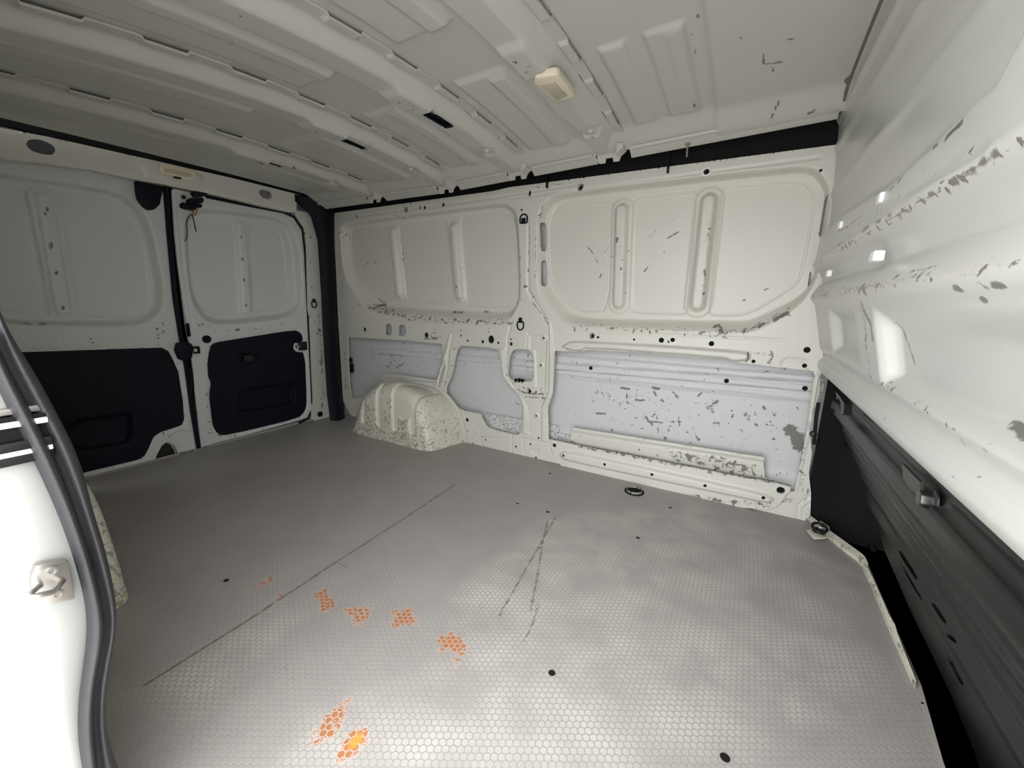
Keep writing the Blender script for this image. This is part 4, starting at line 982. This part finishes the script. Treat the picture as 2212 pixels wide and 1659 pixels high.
# side rail rolls between the bows
rl = empty('roof_side_rail', (1.2, 1.5, zb(1.5)), 'white rolled rail along the ceiling edge above the far wall', 'rail')
spans = [(.06, XB[3]-.12), (XB[3], XB[2]-.12), (XB[2], XB[1]-.12), (XB[1], XB[0]-.12), (XB[0]+.01, 2.53)]
for a, b in spans:
    v = []; prof = [(1.530, .002), (1.536, -.006), (1.545, -.010), (1.556, -.014), (1.566, -.022), (1.574, -.022)]
    m = MB(); n = len(prof)
    xs = np.linspace(a, b, 12)
    for x in xs:
        for (y_, dz) in prof: v.append((x, y_, z_skin(x, 1.54)+dz))
    m.add(v, [[i*n+j, (i+1)*n+j, (i+1)*n+j+1, i*n+j+1] for i in range(len(xs)-1) for j in range(n-1)])
    m.build('rail_section', PAINTR, rl, True)
    m = MB().tube([(x, 1.527, z_skin(x, 1.53)-.004) for x in np.linspace(a+.01, b-.01, 8)], .0065, 10).build('rail_bead', PAINTR, rl, True)
# black cavity above the far wall
cav = MB()
cv = [(1.50, 1.40), (1.58, 1.43), (1.655, 1.42), (1.675, 1.36), (1.672, 1.27)]
v = []; xs = np.linspace(.02, 2.58, 30)
for x in xs:
    for (y_, z) in cv: v.append((x, y_, z))
cav.add(v, [[i*5+j, (i+1)*5+j, (i+1)*5+j+1, i*5+j+1] for i in range(29) for j in range(4)])
cav = cav.build('cant_rail_liner', VOID, None, True); tag(cav, 'black liner in the gap between far wall top and ceiling', 'liner')
for u, v_ in [(1445, 330), (1180, 378)]:
    p = P(u, v_, 1, 1.64); MB().box((p[0], 1.655, 1.335), (.006, .02, .10)).build('joint', BLACK, cav)
p = P(1484, 315, 1, 1.55)
bt = MB().tube([(p[0], 1.560, z_skin(p[0], 1.54)-.010), (p[0], 1.570, z_skin(p[0], 1.54)-.055)], .0035, 8).lathe((p[0], 1.560, z_skin(p[0], 1.54)-.020), 2, [(.010, 0), (.010, .006), (.004, .008)], 14).build('hanging_bolt', STEEL, None, True)
tag(bt, 'thin steel bolt hanging from the ceiling rail over the black gap', 'bolt')
# roof lamp
lc = P(1198, 190, 2, zb(1.12, 1.8)-.012)
rlamp = empty('interior_lamp', tuple(lc), 'stained square yellowish lamp on the ceiling bow nearest the bulkhead', 'lamp')
x0 = XB[0]-.17
q = T('d2', [(1655, 515), (1670, 500), (1790, 478), (1815, 485), (1915, 610), (1915, 625), (1900, 640), (1800, 660), (1785, 655), (1660, 540)], 2, zb(1.15, 1.8)-.016)
MB().prism(q, 2, zb(1.15, 1.8)-.018, zb(1.15, 1.8)+.002, .003).build('housing', LAMPM, rlamp, True); _h = rlamp.children[0]
q = T('d2', [(1690, 545), (1785, 525), (1870, 615), (1800, 645)], 2, zb(1.15, 1.8)-.018)
MB().prism(q, 2, zb(1.15, 1.8)-.0205, zb(1.15, 1.8)-.017, .001).build('lens', LAMPD, _h, True)

# ---------------------------------------------------------------- bulkhead
ZP = [(.56, 2.620), (.572, 2.606), (.588, 2.598), (.606, 2.600), (.622, 2.612), (.632, 2.612), (.65, 2.598), (.80, 2.562), (.815, 2.548), (.828, 2.545), (.850, 2.556), (.866, 2.566), (.869, 2.572), (.885, 2.570), (.905, 2.560),
      (.925, 2.540), (.935, 2.536), (.955, 2.545), (1.0, 2.548), (1.1, 2.545), (1.42, 2.525), (1.50, 2.52)]
def bbase(A, B): return np.interp(B, [z for z, _ in ZP], [x for _, x in ZP])
YP1, YP2 = 1.02, .90
def bfeat(R):
    Yb, Z = R.X, R.Y
    def pocket(y0, y1, z0, z1, d, w): R.h -= d*sm((y1-Yb)/w)*sm((Yb-y0)/.03)*sm((z1-Z)/.045)*sm((Z-z0)/.035)
    pocket(.36, .885, .645, .80, .034, .022)
    pocket(1.04, 1.40, .655, .80, .028, .020)
    # upper recess with a slanting lower edge
    q = T('c7', [(470, 1190), (900, 930), (1880, 0)], 0, 2.545)
    q = [(1.9, q[0][1]-.01)]+q+[(.0, q[-1][1]+.35), (.0, 1.7), (1.9, 1.7)]
    R.pad(q, .030, -.018)
    q2 = rnd(T('c7', [(900, 1020), (1400, 760), (1990, 390), (1980, 560), (1700, 740)], 0, 2.545), 1); R.pad(q2, .02, -.010)
    R.ridge([(.0, 1.335), (1.7, 1.385)], .02, .008); R.ridge([(.0, 1.25), (1.7, 1.30)], .03, .006); R.ridge([(0, 1.12), (1.7, 1.16)], .03, .004)
    R.wornline([(.2, .83), (1.6, .828)], .010, 1.0); R.wornline([(.2, .925), (1.6, .93)], .008, 1.0); R.wornline([(.2, .955), (1.6, .955)], .02, .45)
    R.wornline([(.96, .66), (.96, .80)], .02, 1.0); R.wornline([(.2, .65), (1.6, .65)], .012, .6); R.wornline([(.2, .60), (1.6, .60)], .012, .35); R.wornline([(.335, .62), (.335, .80)], .022, 2.2)
    R.wornline([(.2, .84), (1.6, .85)], .02, .35)
_bf = bfeat
def bfeat(R):
    _bf(R)
    for cr, pts, w, k in [('c7', [(1565, 410), (1640, 330), (1710, 270)], .005, .95), ('c7', [(1010, 905), (1130, 795)], .004, .8), ('c7', [(820, 1275), (875, 1245)], .006, .9), ('c7', [(1440, 500), (1470, 480)], .004, .9), ('c7', [(1705, 820), (1770, 800)], .005, .9),
                          ('c7', [(1500, 940), (1540, 920)], .005, .8), ('c7', [(950, 1200), (1010, 1185)], .005, .7), ('c7', [(540, 1425), (580, 1410)], .006, .7), ('c7', [(1080, 1140), (1120, 1125)], .005, .7), ('c7', [(500, 1290), (610, 1250), (740, 1150)], .004, .7),
                          ('c7', [(1780, 780), (1950, 690), (2100, 590), (2212, 530)], .006, .65), ('c8', [(720, 305), (760, 240), (785, 340)], .007, 1), ('c8', [(1115, 160), (1165, 110), (1300, 95), (1430, 60)], .003, .6), ('c8', [(1290, 1430), (1360, 1480), (1415, 1560)], .006, .9),
                          ('c8', [(655, 470), (680, 600), (655, 740)], .008, .85), ('c8', [(735, 580), (735, 860), (740, 960)], .006, .7), ('c8', [(1620, 275), (1680, 275)], .0045, .95), ('c8', [(1910, 245), (1990, 240), (2110, 235)], .0035, .9), ('c8', [(1750, 365), (1780, 378)], .005, .9),
                          ('c8', [(2190, 850), (2190, 1000), (2195, 1200), (2180, 1450)], .014, .95), ('c8', [(2080, 990), (2110, 1000)], .006, .9), ('c8', [(1860, 215), (1960, 165)], .004, .5), ('c8', [(480, 720), (400, 780)], .008, .6)]:
        R.mark(T(cr, pts, 0, 2.555), w, k)
bulk = sheet('wall_front', 0, (.0, 1.662), (.56, 1.47), .005, bbase, -1, bfeat, BULK, rim=.006)
tag(bulk, 'white steel bulkhead with horizontal pressings and chipped edges', kind='structure')
for (u0, v0, u1, v1, th) in [(1809, 481, 1820, 495, .014), (1896, 424, 1908, 434, .014), (1870, 540, 1912, 571, .016), (1783, 586, 1792, 597, .012)]:
    a = P(u0, v0, 0, 2.545); b = P(u1, v1, 0, 2.545); c = (a+b)/2
    MB().box((2.548, c[1], c[2]), (th*1.0, min(abs(a[1]-b[1])*.55, .035), .018), bev=.003).build('retaining_tab', CLIP, bulk, True)
MB().tube([(2.5695+.0008, y_, .8675) for y_ in np.linspace(.0, 1.60, 20)], .0012, 6).build('panel_seam', VOID, bulk)
v = []; ys = np.linspace(.0, 1.545, 40)
for y_ in ys:
    z = z_skin(2.52, y_)-.002
    for (dx, dz) in [(-.020, .0), (-.014, -.006), (.000, -.008), (.008, -.010), (.014, -.010)]: v.append((2.522+dx, y_, z+dz))
sm_ = MB().add(v, [[i*5+j, (i+1)*5+j, (i+1)*5+j+1, i*5+j+1] for i in range(39) for j in range(4)]).build('gap_shade_strip', SEAMM, bulk, True)  # olive strip painting the shadow gap where ceiling meets bulkhead

# ---------------------------------------------------------------- black seat-base beam under the bulkhead
BX = 2.655
ZB = [(.0, 2.82), (.06, 2.80), (.16, 2.775), (.20, 2.755), (.24, 2.752), (.27, 2.735), (.30, 2.735), (.315, 2.715), (.345, 2.715), (.36, 2.695), (.41, 2.69), (.425, 2.665), (.445, 2.655), (.475, 2.655), (.485, 2.672), (.535, 2.672), (.545, 2.66), (.575, 2.65)]
def beambase(A, B): return np.interp(B, [z for z, _ in ZB], [x for _, x in ZB])
bout = [(1.655, .560), (.0, .560), (.0, -.02)]+T('f', [(2085, 1659)], 0, 2.80)+T('f', [(2000, 1480), (1965, 1390), (1930, 1300), (1893, 1184)], 0, 2.77)+T('f', [(1860, 1100)], 0, 2.74)+T('f', [(1835, 1015)], 0, 2.71)+T('f', [(1790, 935), (1776, 905), (1770, 880)], 0, 2.68)+[(1.655, .46)]
bh = [rnd(T('e4', p, 0, val), 1) for p, val in (([(580, 10), (640, 60), (810, 340), (800, 400), (740, 310), (620, 120)], 2.74), ([(570, 200), (640, 260), (815, 570), (800, 630), (690, 480), (590, 280)], 2.75),
      ([(1650, 750), (1700, 790), (1860, 1040), (1970, 1240), (1955, 1310), (1880, 1230), (1720, 950)], 2.67), ([(1150, 1325), (1230, 1345), (1290, 1500), (1380, 1659), (1290, 1640), (1200, 1420)], 2.77),
      ([(945, 640), (1000, 650), (1160, 900), (1110, 900), (1030, 780)], 2.74), ([(1110, 1030), (1190, 1020), (1290, 1160), (1200, 1120)], 2.74))]
bh += [rnd(T('d7', p, 0, 2.66), 1) for p in ([(425, 150), (445, 190), (438, 205), (418, 170)], [(390, 300), (415, 350), (410, 365), (385, 320)], [(430, 350), (475, 400), (440, 395)])]
beam = sheet('seat_base_beam', 0, (.0, 1.655), (-.02, .57), .005, beambase, -1, lambda R: (R.ridge([(0, .39), (1.6, .39)], .012, .006), R.ridge([(0, .335), (1.6, .335)], .008, .005), R.ridge([(0, .51), (1.6, .505)], .010, .004)),
             DARKM, outline=bout, holes=bh, rim=.010)
tag(beam, 'black ribbed steel beam with slots running under the bulkhead', 'beam')
def hexbolt(name, u, v, ax, val, r, label, mat=STEEL, par=None):
    p = P(u, v, ax, val)
    i, j = OTH[ax]
    o = par or empty(name, tuple(p), label, 'bolt')
    MB().lathe(tuple(p), ax, [(r*1.45, 0), (r*1.45, -.003), (r*1.2, -.005)], 20).build('washer', mat, o, True)
    pts = [(p[i]+r*math.cos(a*math.pi/3+.3), p[j]+r*math.sin(a*math.pi/3+.3)) for a in range(6)]
    MB().prism(pts, ax, p[ax]-.004-r*1.1, p[ax]-.004, .001).build('bolt_head', mat, o, True)
    return o
hexbolt('hex_bolt', 2018, 1082, 0, 2.668, .014, 'large steel hex bolt with washer on the black beam', plain('dark_bolt_steel', (.12, .115, .11), .3, metal=.8), par=beam)
hexbolt('hex_bolt', 1779, 817, 0, 2.66, .010, '', DARKM, par=beam)
hexbolt('hex_bolt', 1820, 859, 0, 2.66, .010, '', DARKM, par=beam)
hexbolt('hex_bolt', 1757, 937, 1, 1.645, .008, 'black bolt on the white edge strip of the long bay', DARKM)
sb_ = poly('d7', [(545, 225), (560, 215), (640, 320), (632, 420), (610, 425), (600, 300)], 2.655, 2.63, 2.648, 'upright_bracket', DARKM, None)
tag(sb_, 'short upright black bracket plate on the beam under the bulkhead', 'bracket')
pn = poly('d7', [(1140, 880), (1310, 1050), (1320, 1190), (1220, 1120), (1150, 1020)], 2.66, 2.650, 2.655, 'access_flap', plain('worn_black_steel', (.05, .048, .045), .4), None)
tag(pn, 'dull grey triangular flap on the black beam next to the large bolt', 'flap')
# black cab space beyond
cabv = empty('cab_space', (3.2, .8, 0), 'dark cab interior beyond the gap under the bulkhead', 'cab interior')
MB().box((3.30, .80, .30), (.01, 1.9, 1.0)).build('cab_back', VOID, cabv); MB().box((2.98, .80, -.06), (.66, 1.9, .01)).build('cab_floor', DARKM, cabv)
MB().box((2.97, 1.685, .30), (.66, .01, .8)).build('cab_side', VOID, cabv); MB().box((2.99, .80, .60), (.60, 1.9, .01)).build('cab_top', VOID, cabv); cabv['kind'] = 'structure'
# seat side shape in the dark
ss = MB().prism(T('f', [(1835, 985), (1800, 1050), (1800, 1120), (1850, 1180), (1880, 1190), (1868, 1100)], 0, 2.84), 0, 2.84, 2.86, .004).build('seat_box', DARKM, None, True)
tag(ss, 'dark rounded seat box panel standing in the shadow beyond the floor edge', 'seat box')
_w = MB().tube([P(1768, 870, 1, 1.648), P(1763, 900, 1, 1.648), P(1758, 960, 1, 1.648)], .006, 8).build('harness_tube', DARKM, None, True)
tag(_w, 'thin black tube hanging beside the white edge strip', 'cable')
# floor front edge: white sill strip
IN = T('e3', [(320, 628), (640, 872), (900, 1090), (1100, 1240), (1200, 1340), (1240, 1440), (1310, 1600)], 2, .004)+T('e4', [(330, 430), (520, 900), (700, 1310), (850, 1659)], 2, .004)
OUT = T('e3', [(362, 530), (660, 765), (960, 980), (1130, 1100), (1240, 1190), (1295, 1310), (1290, 1370), (1400, 1600)], 2, .02)+T('e4', [(400, 450), (520, 720), (570, 840), (640, 950), (665, 1050), (770, 1320), (900, 1640)], 2, .02)
def dens(p, n):
    p = np.array(p); s = np.r_[0, np.cumsum(np.linalg.norm(np.diff(p, axis=0), axis=1))]; t = np.linspace(0, s[-1], n)
    return np.stack([np.interp(t, s, p[:, 0]), np.interp(t, s, p[:, 1])], 1)
a, b = dens(IN, 60), dens(OUT, 60); v = []
for k in range(60):
    v += [(a[k][0], a[k][1], .0), (a[k][0], a[k][1], .012), (b[k][0], b[k][1], .02), (b[k][0]+.004, b[k][1], -.04)]
sill = mesh('sill_strip', v, [[i*4+j, (i+1)*4+j, (i+1)*4+j+1, i*4+j+1] for i in range(59) for j in range(3)], ARCH, None, False, {'wear': [.7]*240})
tag(sill, 'dirty white metal strip edging the floor in front of the dark gap', 'sill strip')
# tie-down at the floor corner
td = empty('tie_down_ring', tuple(P(1770, 1142, 2, .01)), 'dark tie-down ring in a bent white bracket at the floor corner by the bulkhead', 'tie-down')
MB().prism(T('e3', [(318, 760), (400, 748), (620, 850), (640, 880), (560, 890), (430, 892)], 2, .02), 2, .012, .018, .001).build('bracket', ARCH, td, True)
MB().prism(T('e3', [(520, 630), (540, 612), (680, 710), (685, 780), (660, 790), (520, 690)], 2, .03), 2, .022, .028, .001).build('bracket_tab', ARCH, td, True)
c = P(1700+515*.13562, 1040+750*.13562, 2, .03)
ring = [(c[0]+.021*math.cos(t), c[1]+.021*math.sin(t), .034+.006*math.sin(t)) for t in np.linspace(0, 2*math.pi, 28)[:-1]]
MB().tube(ring, .0045, 8, True).build('ring', DARKM, td, True)
MB().lathe((c[0], c[1], .018), 2, [(.020, 0), (.019, .006), (.008, .002), (.001, .002)], 20).build('cup', DARKM, td, True)
MB().box((c[0]+.004, c[1], .034), (.016, .012, .012), bev=.003).build('bolt_head', STEEL, td, True)
# recessed floor ring cup
dc = P(1370, 1062, 2, 0)
dr = empty('floor_tie_down_cup', (dc[0], dc[1], 0), 'round black recessed tie-down cup in the floor near the far wall', 'tie-down')
MB().lathe((dc[0], dc[1], 0), 2, [(.041, .0005), (.0405, .003), (.034, .0035), (.031, .001), (.029, -.014), (.010, -.015), (.001, -.015)], 36).build('cup', VOID, dr, True)
MB().tube([(dc[0]+.024*math.cos(t), dc[1]+.024*math.sin(t), -.004) for t in np.linspace(0, 2*math.pi, 30)[:-1]], .0028, 8, True).build('ring', DARKM, dr, True)
# D rings on pillar and post
def dring(cr, cx, cy, ax, val, dirn, w, h, label, up=True):
    ox, oy, s = CR[cr]; c = P(ox+cx*s, oy+cy*s, ax, val); i, j = OTH[ax]
    o = empty('lashing_ring', tuple(c), label, 'lashing ring', 'lashing rings on pillars')
    def pt(a, b, d=.004):
        q = [0, 0, 0]; q[i] = c[i]+a; q[j] = c[j]+b; q[ax] = c[ax]+dirn*d; return tuple(q)
    sg = 1 if up else -1
    pts = [pt(-w, 0), pt(-w, sg*h*.5)]+[pt(-w*math.cos(t), sg*(h*.5+w*1.0*math.sin(t))) for t in np.linspace(0, math.pi, 12)]+[pt(w, 0), pt(w, -sg*h*.1), pt(-w, -sg*h*.1)]
    MB().tube(pts, .0035, 8, True).build('ring', BLACK, o, True)
    q = [(c[i]-w*.55, c[j]-sg*h*.25), (c[i]+w*.55, c[j]-sg*h*.25), (c[i]+w*.55, c[j]+sg*h*(.55 if up else .15)), (c[i]-w*.55, c[j]+sg*h*(.55 if up else .15))]
    if not up: q = [(c[i]-w*.6, c[j]), (c[i]+w*.6, c[j]), (c[i]+w*.5, c[j]+h*.75), (c[i]-w*.5, c[j]+h*.75)]
    lo, hi = sorted((c[ax], c[ax]+dirn*.010))
    MB().prism(q, ax, lo, hi, .003).build('clip', BLACK, o, True)
dring('c3', 1769, 410, 1, YW, -1, .019, .032, 'black lashing ring on the centre pillar at window height', True)
dring('c3', 1741, 1300, 1, YW, -1, .017, .034, 'black lashing ring on the centre pillar at belt height', False)
dring('c1', 2025, 1355, 0, .03, 1, .016, .030, 'black lashing ring on the rear door post', False)
blk = empty('bay_connector', tuple(P(760, 792, 1, YW+.03)), 'small black plastic connector at the rear edge of the rear bay', 'connector')
MB().box(tuple(P(758, 795, 1, YW+.03)), (.035, .02, .06), bev=.004).build('body', VOID, blk, True); MB().box(tuple(P(757, 778, 1, YW+.02)), (.018, .02, .03), bev=.004).build('plug', VOID, blk, True)

# ---------------------------------------------------------------- near side: door seal, jamb, panels
def seal_pts(edges, x, off=0):
    return [P(u, v, 0, x) for u, v in edges]
Lft = [(-60, 720), (0, 851), (27, 905), (54, 960), (81, 1012), (108, 1072), (121, 1100), (152, 1184), (182, 1289), (189, 1353), (184, 1410), (175, 1464), (167, 1538), (168, 1600), (177, 1659), (190, 1720)]
Grv = [(-35, 640), (0, 760), (40, 838), (78, 905), (98, 945), (116, 981), (141, 1045), (163, 1099), (195, 1200), (222, 1302), (229, 1346), (224, 1380), (213, 1420), (202, 1471), (199, 1555), (209, 1659), (222, 1720)]
Rgt = [(-20, 610), (0, 685), (20, 720), (43, 754), (87, 824), (134, 914), (154, 950), (181, 1018), (199, 1099), (226, 1180), (246, 1269), (253, 1316), (249, 1370), (236, 1437), (226, 1504), (226, 1560), (236, 1605), (256, 1659), (275, 1720)]
def path(e, n, x):
    e = np.array([(P(u, v, 0, x)[1], P(u, v, 0, x)[2]) for u, v in e]); s = np.r_[0, np.cumsum(np.linalg.norm(np.diff(e, axis=0), axis=1))]
    t = np.linspace(0, s[-1], n); q = np.stack([np.interp(t, s, e[:, 0]), np.interp(t, s, e[:, 1])], 1)
    for _ in range(8): q[1:-1] = (q[:-2]+2*q[1:-1]+q[2:])/4
    return q
def lobe(ea, eb, x, bulge, n=70, k=12):
    # match by height
    a, b = path(ea, n, x), path(eb, n, x); v = []
    zs = np.linspace(min(a[0, 1], b[0, 1]), max(a[-1, 1], b[-1, 1]), n)
    ya = np.interp(-zs, -a[:, 1], a[:, 0]); yb = np.interp(-zs, -b[:, 1], b[:, 0])
    for i in range(n):
        for j in range(k+1):
            t = j/k; v.append((x+bulge*math.sin(math.pi*t)**.7, ya[i]+(yb[i]-ya[i])*t, zs[i]))
    return v, [[i*(k+1)+j, (i+1)*(k+1)+j, (i+1)*(k+1)+j+1, i*(k+1)+j+1] for i in range(n-1) for j in range(k)]
ds = empty('door_seal', (1.72, 0, .05), 'thick grey-black rubber seal along the rear edge of the side door opening', 'seal')
v, f = lobe(Lft, Grv, 1.712, .014); mesh('outer_lobe', v, f, RUBBER, ds, True)
v, f = lobe(Grv, Rgt, 1.706, .012); mesh('inner_lobe', v, f, RUBBER, ds, True)
# jamb: body-coloured face the seal sits on
def jamb():
    prof = [(1.690, -.022), (1.704, -.026), (1.708, -.036), (1.712, -.050), (1.714, -.058), (1.710, -.066), (1.69, -.076), (1.60, -.088), (1.2, -.10), (.4, -.10), (.0, -.08)]
    g = path(Grv, 60, 1.71); g = g[g[:, 1].argsort()]
    zs = np.linspace(-.10, 1.30, 90); v = []; n = len(prof)
    for z in zs:
        yi = float(np.interp(z, g[:, 1], g[:, 0])) if z < g[-1, 1] else float(g[-1, 0]-.02*min(1, (z-g[-1, 1])/.05))
        pr = [(1.690, yi), (1.702, yi-.003)]+[(a_, min(b_, yi-.006)) for a_, b_ in prof[2:]]
        for x, y in pr:
            rec = 0
            if .605 < z < .668 and x > 1.65: rec = -.0
            v.append((x, y-(.004*math.sin(z*3)), z))
    return v, [[i*n+j, (i+1)*n+j, (i+1)*n+j+1, i*n+j+1] for i in range(89) for j in range(n-1)]
v, f = jamb()
jb = mesh('door_pillar', v, f, JAMB, None, True, {'wear': [.1]*len(v)})
jb.name = 'trim_4'; tag(jb, 'white outer face of the door pillar beside the seal', kind='structure')
# sliding rail end
rail = empty('sliding_door_rail', (1.71, -.04, .63), 'dark grooved sliding door rail end in the white pillar left of the seal', 'rail')
zt = lambda v0: P(20, v0, 0, 1.716)[2]
for (va, vb, dx, mat, nm_) in [(884, 897, .008, STEEL, 'upper_lip'), (902, 912, .010, VOID, 'groove'), (912, 924, .012, CLIP, 'mid_bar'), (924, 956, .006, VOID, 'channel'), (957, 976, .012, DARKM, 'roller_strip'), (976, 988, .010, CLIP, 'lower_bar'), (988, 1008, .008, DARKM, 'shadow_groove')]:
    z0, z1 = zt(va), zt(vb)
    MB().box((1.702+dx/2, -.030, (z0+z1)/2), (.012+dx, .062, abs(z1-z0)*1.05), bev=.001).build(nm_, mat, rail, True)
# striker
st = empty('door_striker', tuple(P(110, 1258, 0, 1.715)), 'galvanised door striker plate with loop on the white pillar', 'striker')
MB().prism(T('d5', [(230, 360), (280, 345), (420, 325), (440, 340), (475, 560), (470, 575), (330, 605), (300, 600), (215, 560), (195, 490), (200, 420)], 0, 1.717), 0, 1.710, 1.719, .001).build('plate', STEEL, st, True); _pl = st.children[0]
for (a, b) in [(335, 397), (370, 548)]:
    p = P(a*.33702, 1100+b*.33702, 0, 1.72); MB().lathe((1.719, p[1], p[2]), 0, [(.0052, 0), (.0052, .002), (.003, .0022), (.0022, .0008), (.0005, .0008)], 18).build('screw', STEEL, _pl, True)
sp = lambda a, b, x: P(a*.33702, 1100+b*.33702, 0, x)
MB().tube([sp(400, 462, 1.720), sp(392, 470, 1.728), sp(370, 500, 1.738), sp(340, 530, 1.744), sp(280, 545, 1.746), sp(215, 560, 1.746), sp(190, 562, 1.744), sp(200, 535, 1.738), sp(240, 500, 1.728), sp(255, 492, 1.720)], .0030, 10).build('loop', STEEL, st, True)
# near wall and surround of the door opening
nw = MB(); nw.box((.85, -.045, .68), (1.70, .01, 1.40)); nw.box((2.16, -.045, 1.37), (.95, .02, .12)); nw.box((2.69, -.045, .70), (.12, .02, 1.44))
nwo = nw.build('wall_left', PAINT); tag(nwo, 'near side panel around the open sliding doorway', kind='structure')
roof = MB().box((1.3, .8, 1.52), (2.8, 1.9, .01)).build('roof', PAINT); tag(roof, 'outer roof of the van', kind='structure')
osk = MB().box((1.35, YS+.03, .70), (3.1, .01, 1.66)).build('wall_outer', PAINT); tag(osk, 'outside panel of the far side', kind='structure')
enc = MB().box((-.10, .8, .70), (.01, 1.96, 1.66)).box((2.70, .80, 1.05), (.01, 1.9, .94)).box((1.3, 1.70, 1.46), (2.9, .01, .12)).build('light_leak_shield', VOID); tag(enc, 'added black panels behind rear doors and bulkhead, keeping stray light out', kind='structure')  # unseen panels added to block light leaking into the load space
und = MB().box((1.40, .86, -.06), (3.0, 1.94, .01)).build('trim_5', VOID); tag(und, 'underbody below the load floor', kind='structure')
thr = MB().box((2.22, -.055, -.03), (1.05, .06, .03), bev=.006).build('trim_6', JAMB, None, True); tag(thr, 'white door threshold', kind='structure')
gr = MB().box((2.2, -2.0, -.62), (30, 30, .02)).build('ground', CONC); tag(gr, 'pale concrete yard outside', kind='structure')
